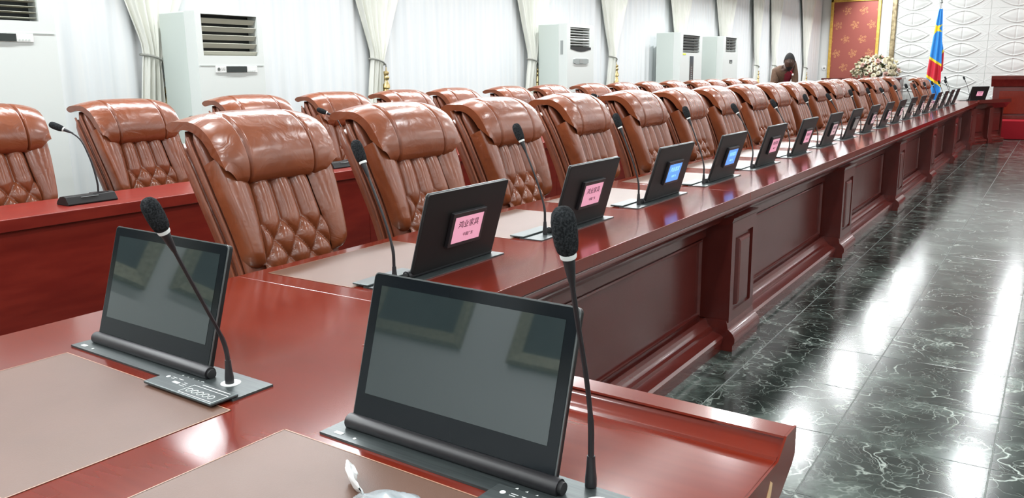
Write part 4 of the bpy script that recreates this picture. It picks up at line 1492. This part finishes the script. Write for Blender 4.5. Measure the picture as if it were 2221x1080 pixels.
def knotpt(u, v):
    a = 2 * PI * u
    r = float(np.interp(v, [0, 0.15, 0.4, 0.6, 0.72, 0.85, 1.0], [0.003, 0.012, 0.012, 0.008, 0.012, 0.013, 0.003]))
    wob = 1 + 0.22 * math.sin(3 * a + 11 * v) + 0.12 * math.sin(7 * a - 20 * v)
    cx_ = float(np.interp(v, [0, 0.35, 0.6, 1], [-0.020, -0.012, 0.010, 0.042]))
    cy_ = float(np.interp(v, [0, 0.35, 0.6, 1], [0.016, 0.008, 0.002, 0.0]))
    cz_ = float(np.interp(v, [0, 0.35, 0.6, 1], [0.020, 0.016, 0.012, 0.014]))
    return (cx_ + r * wob * math.cos(a), cy_ + r * 0.4 * math.cos(a + 1), max(0.0005, cz_ + r * wob * math.sin(a)))


MB().grid(knotpt, 24, 30, True).build('knot', M['bag_knot'], bg, 179)
MB().box(0.100, 0.275, -0.034, 0.034, 0.004, 0.026).build('device', M['device'], bg, bevel=0.008)

# ================================================================== PERSON


def person():
    t = thing('person', 'person in a brown jacket over a dark red shirt leaning forward by the curtains', 'person', (-3.41, 12.45, 0), 0)
    # joints; local -y faces the camera side
    J = {'pel': (0, 0.30, 0.94), 'sp1': (0.0, 0.22, 1.08), 'sp2': (0.0, 0.10, 1.22), 'chest': (0.0, 0.02, 1.31), 'neck': (0.0, -0.06, 1.37), 'nk2': (0.0, -0.10, 1.405),
         'sl': (0.125, -0.02, 1.41), 'el': (0.155, -0.04, 1.13), 'wl': (0.14, -0.16, 0.93), 'hl': (0.135, -0.20, 0.89),
         'sr': (-0.13, 0.02, 1.30), 'er': (-0.175, 0.0, 1.04), 'wr': (-0.155, -0.10, 0.83), 'hr': (-0.15, -0.13, 0.78),
         'hpl': (0.09, 0.30, 0.90), 'knl': (0.10, 0.24, 0.50), 'anl': (0.10, 0.32, 0.08), 'tol': (0.12, 0.16, 0.035),
         'hpr': (-0.09, 0.30, 0.90), 'knr': (-0.10, 0.22, 0.50), 'anr': (-0.10, 0.30, 0.08), 'tor': (-0.12, 0.14, 0.035)}
    R = {'pel': 0.135, 'sp1': 0.135, 'sp2': 0.135, 'chest': 0.13, 'neck': 0.075, 'nk2': 0.055, 'sl': 0.075, 'el': 0.048, 'wl': 0.036, 'hl': 0.034, 'sr': 0.085, 'er': 0.052, 'wr': 0.036, 'hr': 0.034,
         'hpl': 0.10, 'knl': 0.062, 'anl': 0.042, 'tol': 0.034, 'hpr': 0.10, 'knr': 0.062, 'anr': 0.042, 'tor': 0.034}
    E = [('pel', 'sp1'), ('sp1', 'sp2'), ('sp2', 'chest'), ('chest', 'neck'), ('neck', 'nk2'), ('chest', 'sl'), ('sl', 'el'), ('el', 'wl'), ('wl', 'hl'), ('chest', 'sr'), ('sr', 'er'), ('er', 'wr'), ('wr', 'hr'),
         ('pel', 'hpl'), ('hpl', 'knl'), ('knl', 'anl'), ('anl', 'tol'), ('pel', 'hpr'), ('hpr', 'knr'), ('knr', 'anr'), ('anr', 'tor')]
    names = list(J)
    pos = [Vector(J[n]) for n in names]
    rad = [R[n] for n in names]
    ed = [(names.index(a), names.index(b)) for a, b in E]
    # fingers
    for hn, wn, sg in (('hl', 'wl', 1), ('hr', 'wr', -1)):
        hi = names.index(hn)
        d = (Vector(J[hn]) - Vector(J[wn])).normalized()
        side = Vector((1, 0, 0))
        for k, (off, ln) in enumerate(((-0.03, 0.07), (-0.01, 0.08), (0.01, 0.075), (0.03, 0.058))):
            p0 = Vector(J[hn]) + d * 0.03 + side * off
            p1 = p0 + d * ln * 0.6 + Vector((0, -0.008, 0))
            p2 = p1 + d * ln * 0.5 + Vector((0, 0.014, -0.008))
            a = len(pos)
            pos += [p0, p1, p2]
            rad += [0.0095, 0.0085, 0.007]
            ed += [(hi, a), (a, a + 1), (a + 1, a + 2)]
        p0 = Vector(J[wn]) + d * 0.03 + side * (-0.036 * sg)
        p1 = p0 + d * 0.035 + side * (-0.015 * sg)
        a = len(pos)
        pos += [p0, p1]
        rad += [0.011, 0.009]
        ed += [(hi, a), (a, a + 1)]
    me = bpy.data.meshes.new('body_skeleton')
    me.from_pydata([tuple(p) for p in pos], ed, [])
    o = bpy.data.objects.new('body_skeleton', me)
    COL.objects.link(o)
    sk_ = o.modifiers.new('skin', 'SKIN')
    for i, sv in enumerate(me.skin_vertices[0].data):
        sv.radius = (rad[i], rad[i] * (0.78 if i in (0, 1, 2, 3) else 1.0))
        sv.use_root = (i == 0)
    ss = o.modifiers.new('sub', 'SUBSURF')
    ss.levels = ss.render_levels = 2
    bpy.context.view_layer.update()
    bm = bpy.data.meshes.new_from_object(o.evaluated_get(bpy.context.evaluated_depsgraph_get()))
    bpy.data.objects.remove(o)
    bm.name = 'body'
    # head: shaped ellipsoid joined into the same mesh
    hc = Vector((0.0, -0.165, 1.455))
    HY = -0.42

    def turn(q):
        q = Vector(q)
        dx, dy = q.x - hc.x, q.y - hc.y
        return (hc.x + dx * math.cos(HY) - dy * math.sin(HY), hc.y + dx * math.sin(HY) + dy * math.cos(HY), q.z)

    def headpt(u, v):
        a = 2 * PI * u
        ph = PI * v
        x, y, z = math.sin(ph) * math.sin(a), -math.sin(ph) * math.cos(a), math.cos(ph)
        jaw = smoothstep(-0.1, -1.0, z)
        fx_ = 0.074 * (1 - 0.30 * jaw)
        fy_ = 0.096 * (1 - 0.12 * jaw)
        p = Vector((x * fx_, y * fy_ + (-0.012 * jaw if y < 0 else 0.02 * jaw), z * 0.122))
        front = max(0, -y)
        p.y -= 0.020 * math.exp(-((x) / 0.16) ** 2 - ((z + 0.12) / 0.22) ** 2) * front        # nose
        p.y += 0.008 * (math.exp(-((abs(x) - 0.36) / 0.16) ** 2 - ((z - 0.08) / 0.12) ** 2)) * front  # sockets
        p.y -= 0.007 * math.exp(-((x) / 0.3) ** 2 - ((z + 0.48) / 0.12) ** 2) * front        # lips
        c, s = math.cos(0.40), math.sin(0.40)                                                 # bowed head
        return turn((hc.x + p.x, hc.y + p.y * c + p.z * -0.18, hc.z + p.z))
    hm = MB().grid(headpt, 40, 30, True).mesh('head_tmp', M['skin'], 179)
    import bmesh
    b = bmesh.new()
    b.from_mesh(bm)
    b.from_mesh(hm)
    b.to_mesh(bm)
    b.free()
    bm.materials.clear()
    for m_ in (M['jacket'], M['skin'], M['trousers'], M['shirt'], M['rubber']):
        bm.materials.append(m_)
    for p in bm.polygons:
        c = p.center
        if (c - hc).length < 0.16 or (c.z > 1.375 and abs(c.x) < 0.06 and c.y < -0.03):
            p.material_index = 1
        elif c.z < 0.06 and c.y < 0.40:
            p.material_index = 4
        elif abs(c.x) > 0.11 and c.z < 0.94 and c.y < 0.10:
            p.material_index = 1
        elif c.z < 0.98:
            p.material_index = 2
        elif abs(c.x - 0.03) < 0.055 and c.y < 0.02:
            p.material_index = 3
        else:
            p.material_index = 0
        p.use_smooth = True
    ob('body', bm, t)
    # hair cap, ears, eyes, beard, badge
    hair = MB().grid(lambda u, v: tuple(Vector(headpt(u, v * (0.38 + 0.20 * (0.5 - 0.5 * math.cos(2 * PI * u))))) + (Vector(headpt(u, v * 0.45)) - hc).normalized() * 0.007), 36, 12, True)
    hair.build('hair', M['hair'], t, 179)
    for sg in (-1, 1):
        MB().grid(lambda u, v: turn((hc.x + sg * (0.074 + 0.010 * math.sin(PI * v)), hc.y + 0.012 + 0.017 * math.cos(2 * PI * u) * math.sin(PI * v), hc.z - 0.002 + 0.030 * math.sin(2 * PI * u) * math.sin(PI * v))), 12, 8, True).build('ear', M['skin'], t, 179)
        e_ = MB().lathe([(0.0, -0.005), (0.006, -0.003), (0.0065, 0.0), (0.006, 0.003), (0.0, 0.005)], 10)
        e_.v = [turn((p[0] + hc.x + sg * 0.028, p[1] + hc.y - 0.076, p[2] + hc.z + 0.012)) for p in e_.v]
        e_.build('eye', M['eye'], t, 179)
    MB().grid(lambda u, v: tuple(Vector(headpt(u * 0.56 - 0.28, 0.70 + 0.27 * v)) + (Vector(headpt(u * 0.56 - 0.28, 0.70 + 0.27 * v)) - hc).normalized() * 0.004), 20, 8).build('beard', M['hair'], t, 179)
    MB().box(0.050, 0.075, -0.165, -0.155, 1.265, 1.295).build('badge', M['sock'], t, bevel=0.003)
    MB().tube(spline([(-0.02, -0.12, 1.37), (0.02, -0.155, 1.33), (0.062, -0.162, 1.29)], 8), 0.005, 6).build('lanyard', M['flag_red'], t)
    return t


pr_ = person()
pr_.rotation_euler.z = 0.62
pr_.scale = (0.95, 0.95, 1.0)
